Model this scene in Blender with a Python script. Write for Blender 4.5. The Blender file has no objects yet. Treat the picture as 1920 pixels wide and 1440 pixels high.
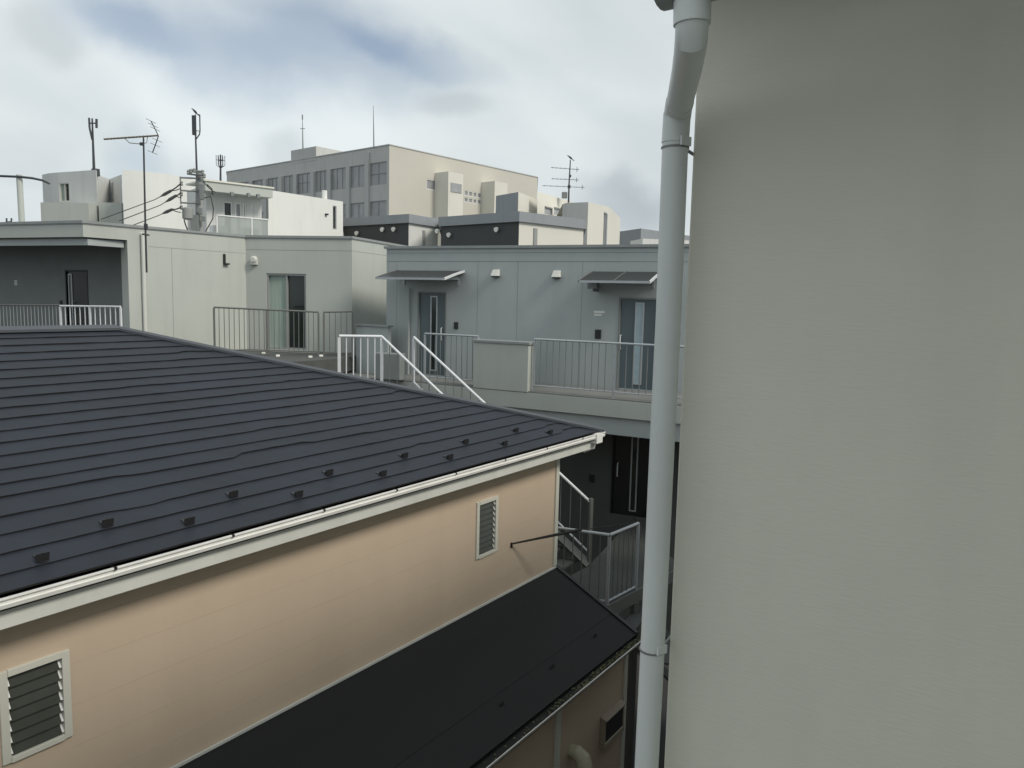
import bpy, math, random
from mathutils import Vector, Matrix
random.seed(7)
R = math.radians
sc = bpy.context.scene
col = sc.collection
H = 7.8                       # camera height; heights below are given relative to it

# ---------------------------------------------------------------- camera
F, CX, CY = 1441.0, 960.0, 720.0
PITCH = math.atan(160 / F); ROLL = math.atan(0.023)
ROT = Matrix.Rotation(R(90) - PITCH, 3, 'X') @ Matrix.Rotation(ROLL, 3, 'Z')
cam = bpy.data.cameras.new('camera'); co = bpy.data.objects.new('camera', cam); col.objects.link(co)
cam.lens = 36 * F / 1920; cam.sensor_width = 36; cam.clip_start = 0.05; cam.clip_end = 6000
co.matrix_world = Matrix.Translation((0, 0, H)) @ ROT.to_4x4()
sc.camera = co
sc.render.resolution_x, sc.render.resolution_y = 1024, 768
sc.view_settings.view_transform = 'Standard'; sc.view_settings.look = 'None'
sc.view_settings.exposure = 0.3; sc.view_settings.gamma = 1

def ray(u, v):
    return ROT @ Vector(((u - CX) / F, -(v - CY) / F, -1))
def on_z(u, v, z):
    r = ray(u, v); return r * (z / r.z)
def at(u, v, y):              # world point seen at (u, v) standing y metres in front
    r = ray(u, v); return r * (y / r.y)

# ---------------------------------------------------------------- sky and sun
SUN_AZ, SUN_EL = R(120), R(42)      # measured from +Y towards +X
w = bpy.data.worlds.new('World'); sc.world = w; w.use_nodes = True
nt = w.node_tree; N = nt.nodes; L = nt.links; N.clear()
def nd(t, **k):
    n = N.new(t)
    for a, b in k.items(): setattr(n, a, b)
    return n
def mth(op, a, b=None, clamp=False):
    n = nd('ShaderNodeMath', operation=op, use_clamp=clamp)
    for i, x in enumerate((a, b)):
        if x is None: continue
        if isinstance(x, (int, float)): n.inputs[i].default_value = x
        else: L.new(x, n.inputs[i])
    return n.outputs[0]
tc = nd('ShaderNodeTexCoord'); sp = nd('ShaderNodeSeparateXYZ'); L.new(tc.outputs['Generated'], sp.inputs[0])
az = mth('ARCTAN2', sp.outputs[0], sp.outputs[1]); el = mth('ARCSINE', sp.outputs[2])
cb = nd('ShaderNodeCombineXYZ'); L.new(az, cb.inputs[0]); L.new(el, cb.inputs[1])
def azel(u, v):
    r = ray(u, v).normalized(); return math.atan2(r.x, r.y), math.asin(r.z)
wn = nd('ShaderNodeTexNoise'); wn.inputs['Scale'].default_value = 5; wn.inputs['Detail'].default_value = 8; L.new(cb.outputs[0], wn.inputs['Vector'])
ws = nd('ShaderNodeVectorMath', operation='SUBTRACT'); L.new(wn.outputs['Color'], ws.inputs[0]); ws.inputs[1].default_value = (.5, .5, .5)
wm = nd('ShaderNodeVectorMath', operation='SCALE'); L.new(ws.outputs[0], wm.inputs[0]); wm.inputs['Scale'].default_value = 0.14
wa = nd('ShaderNodeVectorMath', operation='ADD'); L.new(cb.outputs[0], wa.inputs[0]); L.new(wm.outputs[0], wa.inputs[1])
def blob(u0, v0, u1, v1, wid, gain, power=1.0):
    """soft elongated patch of sky from one direction to another"""
    a0, e0 = azel(u0, v0); a1, e1 = azel(u1, v1)
    ln = math.hypot(a1 - a0, e1 - e0) / 2; ang = math.atan2(e1 - e0, a1 - a0)
    m = nd('ShaderNodeMapping', vector_type='TEXTURE')
    m.inputs['Location'].default_value = ((a0 + a1) / 2, (e0 + e1) / 2, 0)
    m.inputs['Rotation'].default_value = (0, 0, ang); m.inputs['Scale'].default_value = (ln, wid, 1)
    L.new(wa.outputs[0], m.inputs[0])
    # flatten z so that the noise warp does not leak
    vm = nd('ShaderNodeVectorMath', operation='MULTIPLY'); vm.inputs[1].default_value = (1, 1, 0); L.new(m.outputs[0], vm.inputs[0])
    g = nd('ShaderNodeTexGradient', gradient_type='SPHERICAL'); L.new(vm.outputs[0], g.inputs[0])
    sm = nd('ShaderNodeMapRange', interpolation_type='SMOOTHSTEP'); L.new(g.outputs['Fac'], sm.inputs[0])
    sm.inputs[1].default_value = 0; sm.inputs[2].default_value = 0.75; sm.inputs[3].default_value = 0; sm.inputs[4].default_value = gain
    return sm.outputs[0]
def addall(xs):
    a = xs[0]
    for b in xs[1:]: a = mth('ADD', a, b)
    return mth('MINIMUM', a, 1.0)
stretch = nd('ShaderNodeMapping', vector_type='TEXTURE'); stretch.inputs['Rotation'].default_value = (0, 0, R(-24)); stretch.inputs['Scale'].default_value = (1.0, .38, 1)
L.new(cb.outputs[0], stretch.inputs[0])
n1 = nd('ShaderNodeTexNoise'); n1.inputs['Scale'].default_value = 2.6; n1.inputs['Detail'].default_value = 7; n1.inputs['Roughness'].default_value = .5
n1.inputs['Distortion'].default_value = .5; L.new(stretch.outputs[0], n1.inputs['Vector'])
bl_noise = nd('ShaderNodeMapRange', interpolation_type='SMOOTHSTEP'); L.new(n1.outputs['Fac'], bl_noise.inputs[0])
for i, x in enumerate((.58, .8, 0, .22)): bl_noise.inputs[i + 1].default_value = x
blue = addall([blob(60, 20, 430, 120, .035, .3), blob(420, 30, 760, 120, .04, .2), blob(20, -20, 640, 200, .065, .55), blob(280, -70, 900, 200, .10, .6), blob(560, 60, 1010, 160, .04, .4),
               blob(150, 290, 330, 310, .05, .35), bl_noise.outputs[0]])
dark = addall([blob(0, 70, 175, 95, .04, .4), blob(765, 200, 940, 220, .028, .42), blob(470, 262, 610, 285, .032, .35), blob(-150, 250, 150, 260, .03, .2),
               blob(1020, 355, 1330, 400, .045, .65), blob(900, -40, 1500, 120, .1, .22), blob(1060, 290, 1400, 330, .09, .25)])
light = addall([blob(-60, 90, 900, 330, .07, .8), blob(250, -20, 900, 180, .02, .55), blob(100, 200, 900, 260, .12, .6)])
sky = nd('ShaderNodeTexSky', sky_type='NISHITA'); sky.sun_disc = False; sky.sun_elevation = SUN_EL; sky.sun_rotation = SUN_AZ
sky.dust_density = 2.0
n2 = nd('ShaderNodeTexNoise'); n2.inputs['Scale'].default_value = 3.2; n2.inputs['Detail'].default_value = 6; n2.inputs['Roughness'].default_value = .45
L.new(stretch.outputs[0], n2.inputs['Vector'])
cr = nd('ShaderNodeValToRGB'); L.new(n2.outputs['Fac'], cr.inputs[0])
cr.color_ramp.elements[0].position = .3; cr.color_ramp.elements[0].color = (.55, .61, .63, 1)
cr.color_ramp.elements[1].position = .7; cr.color_ramp.elements[1].color = (.71, .755, .765, 1)
def mix(f, a, b, bt='MIX'):
    m = nd('ShaderNodeMix', data_type='RGBA', blend_type=bt)
    if isinstance(f, float): m.inputs[0].default_value = f
    else: L.new(f, m.inputs[0])
    for i, x in ((6, a), (7, b)):
        if isinstance(x, tuple): m.inputs[i].default_value = x
        else: L.new(x, m.inputs[i])
    return m.outputs[2]
c = mix(light, cr.outputs[0], (.71, .765, .78, 1))
c = mix(dark, c, (.38, .43, .465, 1))
sc_ = nd('ShaderNodeVectorMath', operation='SCALE'); L.new(c, sc_.inputs[0]); sc_.inputs['Scale'].default_value = 9.3
bs = nd('ShaderNodeVectorMath', operation='MULTIPLY'); L.new(sky.outputs[0], bs.inputs[0]); bs.inputs[1].default_value = (.6, .6, .6)
bs2 = nd('ShaderNodeVectorMath', operation='ADD'); L.new(bs.outputs[0], bs2.inputs[0]); bs2.inputs[1].default_value = (1.6, 1.8, 2.0)
c = mix(blue, sc_.outputs[0], bs2.outputs[0])
bg = nd('ShaderNodeBackground'); bg.inputs[1].default_value = 0.1; L.new(c, bg.inputs[0])
ou = nd('ShaderNodeOutputWorld'); L.new(bg.outputs[0], ou.inputs[0])

sl = bpy.data.lights.new('sun', 'SUN'); sl.energy = 2.0; sl.angle = R(16); sl.color = (1, .93, .82)
so = bpy.data.objects.new('sun', sl); col.objects.link(so)
sd = Vector((math.sin(SUN_AZ) * math.cos(SUN_EL), math.cos(SUN_AZ) * math.cos(SUN_EL), math.sin(SUN_EL)))
so.rotation_euler = sd.to_track_quat('Z', 'Y').to_euler(); so.location = (0, 0, 30)

# ---------------------------------------------------------------- materials
def mat(name, c, rough=.7, metal=0., var=.08, vscale=1.5, stretch=(1, 1, 1), bump=0., bscale=60, bstretch=(1, 1, 1), bdist=.004, spec=.5, stain=0., rot=0):
    m = bpy.data.materials.new(name); m.use_nodes = True
    t = m.node_tree; n = t.nodes; l = t.links; p = n['Principled BSDF']
    p.inputs['Roughness'].default_value = rough; p.inputs['Metallic'].default_value = metal; p.inputs['Specular IOR Level'].default_value = spec
    tx = n.new('ShaderNodeTexCoord')
    def mp(s):
        q = n.new('ShaderNodeMapping'); q.inputs['Scale'].default_value = s; q.inputs['Rotation'].default_value = (0, 0, rot)
        l.new(tx.outputs['Object'], q.inputs[0]); return q.outputs[0]
    no = n.new('ShaderNodeTexNoise'); no.inputs['Scale'].default_value = vscale; no.inputs['Detail'].default_value = 8; no.inputs['Roughness'].default_value = .6
    l.new(mp(stretch), no.inputs['Vector'])
    r = n.new('ShaderNodeMapRange'); l.new(no.outputs['Fac'], r.inputs[0])
    r.inputs[1].default_value = .25; r.inputs[2].default_value = .75; r.inputs[3].default_value = 1 - var; r.inputs[4].default_value = 1 + var
    sc2 = n.new('ShaderNodeVectorMath'); sc2.operation = 'SCALE'; sc2.inputs[0].default_value = c; l.new(r.outputs[0], sc2.inputs['Scale'])
    out = sc2.outputs[0]
    if stain > 0:      # rain streaks: noise stretched down the wall
        s = n.new('ShaderNodeTexNoise'); s.inputs['Scale'].default_value = 3.; s.inputs['Detail'].default_value = 6; l.new(mp((1, 1, .12)), s.inputs['Vector'])
        r2 = n.new('ShaderNodeMapRange'); l.new(s.outputs['Fac'], r2.inputs[0]); r2.inputs[1].default_value = .5; r2.inputs[2].default_value = .75
        r2.inputs[3].default_value = 1; r2.inputs[4].default_value = 1 - stain
        s3 = n.new('ShaderNodeVectorMath'); s3.operation = 'SCALE'; l.new(out, s3.inputs[0]); l.new(r2.outputs[0], s3.inputs['Scale']); out = s3.outputs[0]
    l.new(out, p.inputs['Base Color'])
    rr = n.new('ShaderNodeMapRange'); l.new(no.outputs['Fac'], rr.inputs[0]); rr.inputs[3].default_value = max(0, rough - .08); rr.inputs[4].default_value = min(1, rough + .08)
    l.new(rr.outputs[0], p.inputs['Roughness'])
    if bump > 0:
        b = n.new('ShaderNodeTexNoise'); b.inputs['Scale'].default_value = bscale; b.inputs['Detail'].default_value = 6; l.new(mp(bstretch), b.inputs['Vector'])
        bp = n.new('ShaderNodeBump'); bp.inputs['Strength'].default_value = bump; bp.inputs['Distance'].default_value = bdist
        l.new(b.outputs['Fac'], bp.inputs['Height']); l.new(bp.outputs[0], p.inputs['Normal'])
    return m
GA = math.atan2(.824, .566)      # street grid angle
M = dict(
 near=mat('stucco_grey_beige', (.64, .635, .56), .9, var=.05, vscale=1.3, bump=.2, bscale=46, bstretch=(.6, .6, 4), bdist=.004, stain=.08),
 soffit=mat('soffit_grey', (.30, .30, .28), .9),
 pvc=mat('pvc_grey_white', (.60, .635, .63), .38, var=.05, vscale=3, stain=.12),
 side=mat('siding_grey', (.435, .46, .43), .75, var=.05, vscale=.8, bump=.2, bscale=50, bdist=.003, stain=.07),
 side2=mat('siding_blue_grey', (.38, .415, .415), .75, var=.05, vscale=.8, bump=.2, bscale=50, bdist=.003, stain=.07),
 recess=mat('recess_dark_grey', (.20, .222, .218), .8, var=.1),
 cope=mat('coping_metal_grey', (.26, .28, .28), .5, var=.08, vscale=4),
 seam=mat('seam_grey', (.22, .24, .235), .8),
 fascia=mat('fascia_ivory', (.58, .59, .56), .6, var=.05, vscale=3, stain=.1),
 gutter=mat('gutter_ivory', (.76, .76, .74), .35, var=.06, vscale=6, stain=.1),
 pink=mat('siding_peach', (.535, .432, .332), .8, var=.06, vscale=.7, bump=.25, bscale=24, bstretch=(1, 1, 3), bdist=.004, stain=.04),
 pinkl=mat('siding_joint_peach', (.48, .385, .305), .85),
 slate=mat('slate_roof', (.017, .0215, .031), .62, var=.3, vscale=1.1, bump=.4, bscale=130, bdist=.002, spec=.3),
 slatel=mat('slate_roof_low', (.013, .014, .015), .7, var=.15, vscale=2.5, bump=.4, bscale=130, bdist=.002, spec=.3),
 capm=mat('roof_cap_metal', (.065, .072, .085), .5, var=.08, vscale=4),
 black=mat('black_metal', (.012, .012, .014), .45, var=.1, vscale=8),
 dark=mat('dark_gap', (.01, .01, .01), .9),
 alu=mat('galvanised_bar', (.42, .45, .47), .42, .35, var=.08, vscale=9),
 aluw=mat('handrail_white', (.70, .72, .74), .35, .1, var=.05, vscale=9),
 alud=mat('baluster_dull', (.22, .235, .235), .55, .2, var=.1, vscale=9),
 bronze=mat('railing_bronze_grey', (.16, .165, .155), .5, .2, var=.1, vscale=9),
 door=mat('door_slate', (.095, .125, .14), .4, var=.05),
 doord=mat('door_black', (.012, .014, .017), .35, var=.05),
 glassl=mat('glass_pale_slit', (.35, .45, .50), .15, var=.1, vscale=6),
 glassd=mat('glass_dark', (.018, .026, .024), .08, var=.2, vscale=3),
 blind=mat('glass_blinds', (.30, .31, .32), .25, var=.25, vscale=.5),
 curt=mat('curtain_green', (.30, .38, .34), .7, var=.25, vscale=9, stretch=(5, 5, .1)),
 louv=mat('louvre_glass', (.045, .05, .042), .22, var=.15, vscale=6),
 frame=mat('window_frame_ivory', (.58, .58, .52), .5, var=.04),
 framew=mat('window_frame_white', (.68, .69, .68), .45, var=.04),
 frameg=mat('window_frame_grey', (.28, .29, .29), .5, var=.05),
 deck=mat('deck_dark', (.08, .085, .082), .75, var=.2, vscale=3, bump=.3),
 conc=mat('concrete', (.17, .175, .17), .85, var=.12, vscale=2, bump=.3, bscale=30),
 pole=mat('concrete_pole', (.27, .28, .27), .85, var=.12, vscale=3, stain=.2),
 steel=mat('steel_grey', (.20, .21, .21), .5, .4, var=.15, vscale=12),
 ant=mat('antenna_dark', (.05, .055, .06), .5, .3, var=.15, vscale=12),
 brown=mat('antenna_boom', (.20, .18, .13), .6, .2, var=.1),
 cable=mat('cable_black', (.01, .01, .01), .6),
 white=mat('wall_white', (.68, .69, .665), .8, var=.04, vscale=.5, stain=.08),
 white2=mat('wall_soft_white', (.58, .59, .575), .8, var=.04, vscale=.5, stain=.08),
 big_g=mat('block_grey', (.47, .475, .46), .85, var=.05, vscale=.3, stain=.12),
 big_b=mat('block_beige', (.52, .505, .45), .85, var=.05, vscale=.2),
 pil=mat('block_pilaster', (.44, .45, .445), .85, var=.05, vscale=.3),
 cream=mat('wall_cream', (.64, .63, .57), .85, var=.05, vscale=.4),
 char=mat('wall_charcoal', (.045, .05, .052), .7, var=.1),
 para=mat('parapet_grey', (.25, .27, .29), .7, var=.05, vscale=.5, stain=.08),
 lampw=mat('lamp_white', (.8, .8, .76), .3),
 canopy=mat('canopy_smoked_sheet', (.035, .038, .038), .45, var=.1, spec=.3), lower=mat('siding_shade_dark', (.085, .095, .09), .8, var=.08, stain=.1), lowdeck=mat('deck_shade_dark', (.06, .065, .06), .8, var=.2), beige=mat('plastic_beige', (.42, .40, .30), .6), boxm=mat('vent_box_beige', (.30, .255, .20), .6),  # lower and lowdeck carry the alley shade in their colour
 asphalt=mat('asphalt', (.05, .05, .052), .9, var=.2, vscale=.7, bump=.4, bscale=80),
 moss=mat('moss_litter', (.10, .10, .05), .95, var=.4, vscale=30),
 bird=mat('crow_black', (.012, .012, .015), .6),
)
def glass_rail():
    m = bpy.data.materials.new('balcony_glass'); m.use_nodes = True; p = m.node_tree.nodes['Principled BSDF']
    p.inputs['Base Color'].default_value = (.38, .42, .40, 1); p.inputs['Roughness'].default_value = .25; p.inputs['Alpha'].default_value = .62
    return m
M['grail'] = glass_rail()

# ---------------------------------------------------------------- builders
class W:
    """vertical wall plane, A -> B left to right as seen from its front"""
    def __init__(s, A, B):
        s.A = Vector((A[0], A[1])); B = Vector((B[0], B[1])); s.L = (B - s.A).length; s.d = (B - s.A) / s.L; s.n = Vector((s.d.y, -s.d.x))
    def at(s, a, z, o=0): p = s.A + s.d * a + s.n * o; return Vector((p.x, p.y, z))
    def hit(s, u, v, o=0):
        r = ray(u, v); A = s.A + s.n * o; den = r.x * s.n.x + r.y * s.n.y; t = (A.x * s.n.x + A.y * s.n.y) / den
        return (r.x * t - A.x) * s.d.x + (r.y * t - A.y) * s.d.y, r.z * t
    def rect(s, u0, v0, u1, v1, o=0):
        vm, um = (v0 + v1) / 2, (u0 + u1) / 2
        return s.hit(u0, vm, o)[0], s.hit(u1, vm, o)[0], s.hit(um, v1, o)[1], s.hit(um, v0, o)[1]
class MB:
    def __init__(s): s.v = []; s.f = []; s.m = []
    def face(s, pts, m=0):
        k = len(s.v); s.v += [tuple(p) for p in pts]; s.f.append(tuple(range(k, k + len(pts)))); s.m.append(m)
    def hexa(s, p, m=0):      # p: 4 bottom, 4 top
        k = len(s.v); s.v += [tuple(q) for q in p]
        for f in ((3, 2, 1, 0), (4, 5, 6, 7), (0, 1, 5, 4), (1, 2, 6, 5), (2, 3, 7, 6), (3, 0, 4, 7)):
            s.f.append(tuple(k + i for i in f)); s.m.append(m)
    def wbox(s, W_, s0, s1, z0, z1, o0, o1, m=0):
        s.hexa([W_.at(s0, z0, o1), W_.at(s1, z0, o1), W_.at(s1, z0, o0), W_.at(s0, z0, o0), W_.at(s0, z1, o1), W_.at(s1, z1, o1), W_.at(s1, z1, o0), W_.at(s0, z1, o0)], m)
    def box(s, c, sx, sy, sz, a=0, m=0):
        d = Vector((math.cos(a), math.sin(a), 0)); n = Vector((math.sin(a), -math.cos(a), 0)); c = Vector(c)
        q = [c + d * (i * sx / 2) + n * (j * sy / 2) for i, j in ((-1, 1), (1, 1), (1, -1), (-1, -1))]
        s.hexa([p - Vector((0, 0, sz / 2)) for p in q] + [p + Vector((0, 0, sz / 2)) for p in q], m)
    def path(s, pts, r, seg=8, m=0, cap=True):
        pts = [Vector(p) for p in pts]; rs = r if isinstance(r, (list, tuple)) else [r] * len(pts); rings = []
        up = None
        for i, p in enumerate(pts):
            t = (pts[min(i + 1, len(pts) - 1)] - pts[max(i - 1, 0)]).normalized()
            if up is None: up = Vector((0, 0, 1)) if abs(t.z) < .9 else Vector((1, 0, 0))
            a = t.cross(up).normalized(); b = a.cross(t).normalized(); up = b
            k = len(s.v); s.v += [tuple(p + (a * math.cos(q) + b * math.sin(q)) * rs[i]) for q in [2 * math.pi * j / seg for j in range(seg)]]; rings.append(k)
        for k0, k1 in zip(rings, rings[1:]):
            for j in range(seg): s.f.append((k0 + j, k0 + (j + 1) % seg, k1 + (j + 1) % seg, k1 + j)); s.m.append(m)
        if cap:
            s.f.append(tuple(rings[0] + j for j in reversed(range(seg)))); s.m.append(m); s.f.append(tuple(rings[-1] + j for j in range(seg))); s.m.append(m)
    def prism(s, poly, z0, z1, m=0, sides=True, bottom=True):
        n = len(poly); k = len(s.v)
        s.v += [(p[0], p[1], z0) for p in poly] + [(p[0], p[1], z1) for p in poly]
        if sides:
            for i in range(n): s.f.append((k + i, k + (i + 1) % n, k + n + (i + 1) % n, k + n + i)); s.m.append(m)
        s.f.append(tuple(k + n + i for i in range(n))); s.m.append(m)
        if bottom: s.f.append(tuple(k + i for i in reversed(range(n)))); s.m.append(m)
    def extr(s, prof, W_, s0, s1, m=0, closed=True):   # profile of (offset, z) swept along a wall
        k = len(s.v); n = len(prof)
        s.v += [tuple(W_.at(s0, z, o)) for o, z in prof] + [tuple(W_.at(s1, z, o)) for o, z in prof]
        for i in range(n if closed else n - 1): s.f.append((k + i, k + (i + 1) % n, k + n + (i + 1) % n, k + n + i)); s.m.append(m)
        if closed:
            s.f.append(tuple(k + i for i in range(n))); s.m.append(m); s.f.append(tuple(k + n + i for i in reversed(range(n)))); s.m.append(m)
    def holes(s, W_, s0, s1, z0, z1, hs, dep=.1, m=0, mr=None):
        hs = [(max(a, s0), min(b, s1), max(c_, z0), min(d_, z1)) for a, b, c_, d_ in hs if b > s0 and a < s1]
        xs = sorted({s0, s1, *[h[0] for h in hs], *[h[1] for h in hs]}); zs = sorted({z0, z1, *[h[2] for h in hs], *[h[3] for h in hs]})
        for a, b in zip(xs, xs[1:]):
            for c_, d_ in zip(zs, zs[1:]):
                x, z = (a + b) / 2, (c_ + d_) / 2
                if any(h[0] < x < h[1] and h[2] < z < h[3] for h in hs): continue
                s.face([W_.at(a, c_), W_.at(b, c_), W_.at(b, d_), W_.at(a, d_)], m)
        for a, b, c_, d_ in hs:
            for p, q in (((a, c_), (b, c_)), ((b, c_), (b, d_)), ((b, d_), (a, d_)), ((a, d_), (a, c_))):
                s.face([W_.at(*p), W_.at(*q), W_.at(*q, -dep), W_.at(*p, -dep)], m if mr is None else mr)
    def build(s, name, mats, parent=None, smooth=False, bevel=0, **tags):
        me = bpy.data.meshes.new(name); off = Vector((0, 0, H)) - (parent_root(parent).location if parent else Vector())
        me.from_pydata([tuple(Vector(v) + off) for v in s.v], [], s.f)
        for x in (mats if isinstance(mats, (list, tuple)) else [mats]): me.materials.append(M[x] if isinstance(x, str) else x)
        for p, i in zip(me.polygons, s.m): p.material_index = i; p.use_smooth = smooth
        import bmesh
        b = bmesh.new(); b.from_mesh(me); bmesh.ops.remove_doubles(b, verts=b.verts, dist=1e-5)
        bmesh.ops.recalc_face_normals(b, faces=b.faces); b.to_mesh(me); b.free()
        if smooth: me.set_sharp_from_angle(angle=R(35))
        o = bpy.data.objects.new(name, me); col.objects.link(o)
        if parent: o.parent = parent
        if bevel:
            md = o.modifiers.new('bevel', 'BEVEL'); md.width = bevel; md.segments = 2; md.limit_method = 'ANGLE'
        for k, v in tags.items(): o[k] = v
        return o
def parent_root(o):
    while o.parent: o = o.parent
    return o
def thing(name, label, cat, loc, group=None):
    o = bpy.data.objects.new(name, None); col.objects.link(o); o.location = (loc[0], loc[1], loc[2] + H); o.empty_display_size = .3
    o['label'] = label; o['category'] = cat
    if group: o['group'] = group
    return o
def offset(poly, e):          # CCW polygon grown by e
    out = []; n = len(poly)
    for i in range(n):
        p0, p1, p2 = (Vector(poly[(i + k) % n][:2]) for k in (-1, 0, 1))
        a = (p1 - p0).normalized(); b = (p2 - p1).normalized(); na = Vector((a.y, -a.x)); nb = Vector((b.y, -b.x))
        m = (na + nb); m = m / m.dot(na) if m.length > .2 else na
        out.append(p1 + m * e)
    return out
def xy(p): return (p[0], p[1])
GND = -H

def window(parent, w, rc, mf='frameg', mp='blind', fw=.04, rec=.08, cols=1, rows=(), sill=False, name='window', panes=None, vis=1):
    """frame set in a hole of a wall, its pane(s) as sub-part"""
    s0, s1, z0, z1 = rc; f = MB(); o1 = -.02; o0 = -rec + .01
    f.wbox(w, s0, s0 + fw, z0, z1, o0, o1); f.wbox(w, s1 - fw, s1, z0, z1, o0, o1)
    f.wbox(w, s0 + fw, s1 - fw, z0, z0 + fw, o0, o1); f.wbox(w, s0 + fw, s1 - fw, z1 - fw, z1, o0, o1)
    for i in range(1, cols):
        x = s0 + (s1 - s0) * i / cols; f.wbox(w, x - fw * .4, x + fw * .4, z0 + fw, z1 - fw, o0, o1 - .01)
    for r_ in rows:
        z = z0 + (z1 - z0) * r_; f.wbox(w, s0 + fw, s1 - fw, z - fw * .35, z + fw * .35, o0, o1 - .006)
    if sill: f.wbox(w, s0 - .03, s1 + .03, z0 - .04, z0 - .002, -.02, .05)
    fo = f.build(name, mf, parent)
    panes = panes or [mp]
    k = len(panes)
    for i, pm in enumerate(panes):
        g = MB(); a = s0 + fw * .5 + (s1 - s0 - fw) * i / k; b = s0 + fw * .5 + (s1 - s0 - fw) * (i + 1) / k
        g.wbox(w, a, b, z0 + fw * .5, z1 - fw * .5, o0 - .03 - .004 * i, o0 + .012 + .003 * i); g.build('pane', pm, fo)
    return fo

def railing(parent, p0, p1, hgt=1.1, step=.12, m_rail='alu', m_bar='alud', posts=1.3, rr=.022, br=.009, bottom=.1, name='railing', flat=False, pr=.02):
    """p0, p1: top-rail ends (may slope); parts: rails, posts and balusters as sub-parts"""
    p0, p1 = Vector(p0), Vector(p1); hz = Vector((p1.x - p0.x, p1.y - p0.y, 0)); Ln = hz.length; a = math.atan2(hz.y, hz.x)
    r_ = MB(); r_.path([p0, p1], rr, 10)
    if bottom is not None:
        dz = Vector((0, 0, hgt - bottom)); br_ = MB(); br_.path([p0 - dz, p1 - dz], rr * .7, 6)
    ro = r_.build(name, m_rail, parent, smooth=True)
    if bottom is not None: br_.build('bottom_rail', m_rail, ro, smooth=True)
    n = max(1, round(Ln / posts)) if posts else 0
    pp = [i / n for i in range(n + 1)] if n else []
    for t in pp:
        q = p0.lerp(p1, t); b = MB(); b.box(q - Vector((0, 0, (hgt - .0) / 2 + rr * .5)), pr * 2, pr * 2, hgt - rr, a); b.build('post', m_rail, ro)
    k = int(Ln / step)
    for i in range(1, k):
        t = i / k
        if any(abs(t - x) * Ln < step * .4 for x in pp): continue
        q = p0.lerp(p1, t); b = MB(); zb = hgt - (bottom or 0) - .01
        jx = random.uniform(-.004, .004)
        b.path([q - Vector((0, 0, rr * .8)), q - Vector((jx, jx, zb))], br, 6, cap=False); b.build('baluster', m_bar, ro, smooth=True)
    return ro

# ---------------------------------------------------------------- ground
g = MB(); g.face([(-400, -300, GND), (400, -300, GND), (400, 900, GND), (-400, 900, GND)]); g.build('ground', 'asphalt', kind='structure')

# ================================================================ NEAR BUILDING (right)
D = Vector((.566, .824)).normalized(); NN = Vector((D.y, -D.x))
def dn(d, n): p = D * d + NN * n; return (p.x, p.y)
C0 = at(1278, 720, 2.05); C0 = (C0.x, C0.y)
cd = C0[0] * D.x + C0[1] * D.y; cn = C0[0] * NN.x + C0[1] * NN.y
TOPZ = .84
own = thing('building', 'grey beige stucco house wall filling the right side, white downpipe at its edge', 'building', (2.5, 2.5, GND))
fp = [dn(cd, cn), dn(cd, 1.7), dn(-6, 1.7), dn(-6, 9), dn(13.4, 9), dn(13.4, cn)]  # wing lengthened out of view to shade the alley
b = MB(); b.prism(fp, GND, TOPZ); b.build('wall', 'near', own, bevel=.006)
ep = [dn(cd - .46, cn - .05), dn(cd - .46, 1.36), dn(-6.3, 1.36), dn(-6.3, 9.4), dn(13.6, 9.4), dn(13.6, cn - .05)]
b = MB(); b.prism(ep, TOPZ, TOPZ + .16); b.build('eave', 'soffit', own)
b = MB(); rp = offset(ep, .04); rr1, rr2 = (*dn(-1, 4.5), TOPZ + 1.7), (*dn(9, 4), TOPZ + 1.9); n = 6  # ridge raised out of sight to block sun from the alley
for i in range(6):
    a_, b_ = (*rp[i], TOPZ + .165), (*rp[(i + 1) % 6], TOPZ + .165)
    if i in (1, 3): b.face([a_, b_, rr1, rr2] if i == 1 else [a_, b_, rr2, rr1])
    else: b.face([a_, b_, rr1 if i == 2 else rr2])
b.build('roof', 'slatel', own)
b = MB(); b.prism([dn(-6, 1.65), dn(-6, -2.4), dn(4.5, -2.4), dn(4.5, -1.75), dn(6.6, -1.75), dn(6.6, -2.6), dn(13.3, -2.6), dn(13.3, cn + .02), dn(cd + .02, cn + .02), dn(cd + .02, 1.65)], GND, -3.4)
b.build('unseen_shade_block', 'soffit', own)  # unseen mass added to keep sky light off the alley wall
pz = at; PR = .0325
dp = MB()
low = [pz(1206, 1570, 2.0), pz(1214, 1400, 2.0), pz(1225.5, 1175, 2.0), pz(1232, 1040, 2.0), pz(1243, 800, 2.0), pz(1253, 600, 2.0), pz(1261, 400, 2.0), pz(1266, 272, 2.0), pz(1269.5, 222, 2.0)]
dp.path([Vector((pz(1206, 1570, 2).x - .16, 2.0, GND))] + low + [pz(1272, 203, 1.985), pz(1279, 172, 1.88), pz(1287, 135, 1.76), pz(1293, 100, 1.66), pz(1296, 75, 1.61), pz(1297.5, 50, 1.6), pz(1298, -6, 1.6)], PR, 32)
dpo = dp.build('downpipe', 'pvc', own, smooth=True)
for pts, r_ in (([pz(1266, 268, 2.0), pz(1269.6, 212, 2.0)], PR * 1.05), ([pz(1269.4, 222, 2.0), pz(1272, 203, 1.985), pz(1275, 190, 1.94)], PR * 1.045),
                ([pz(1297.5, 46, 1.6), pz(1298, 2, 1.6)], PR * 1.13)):
    b = MB(); b.path(pts, r_, 32); b.build('socket', 'pvc', dpo, smooth=True)
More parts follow.
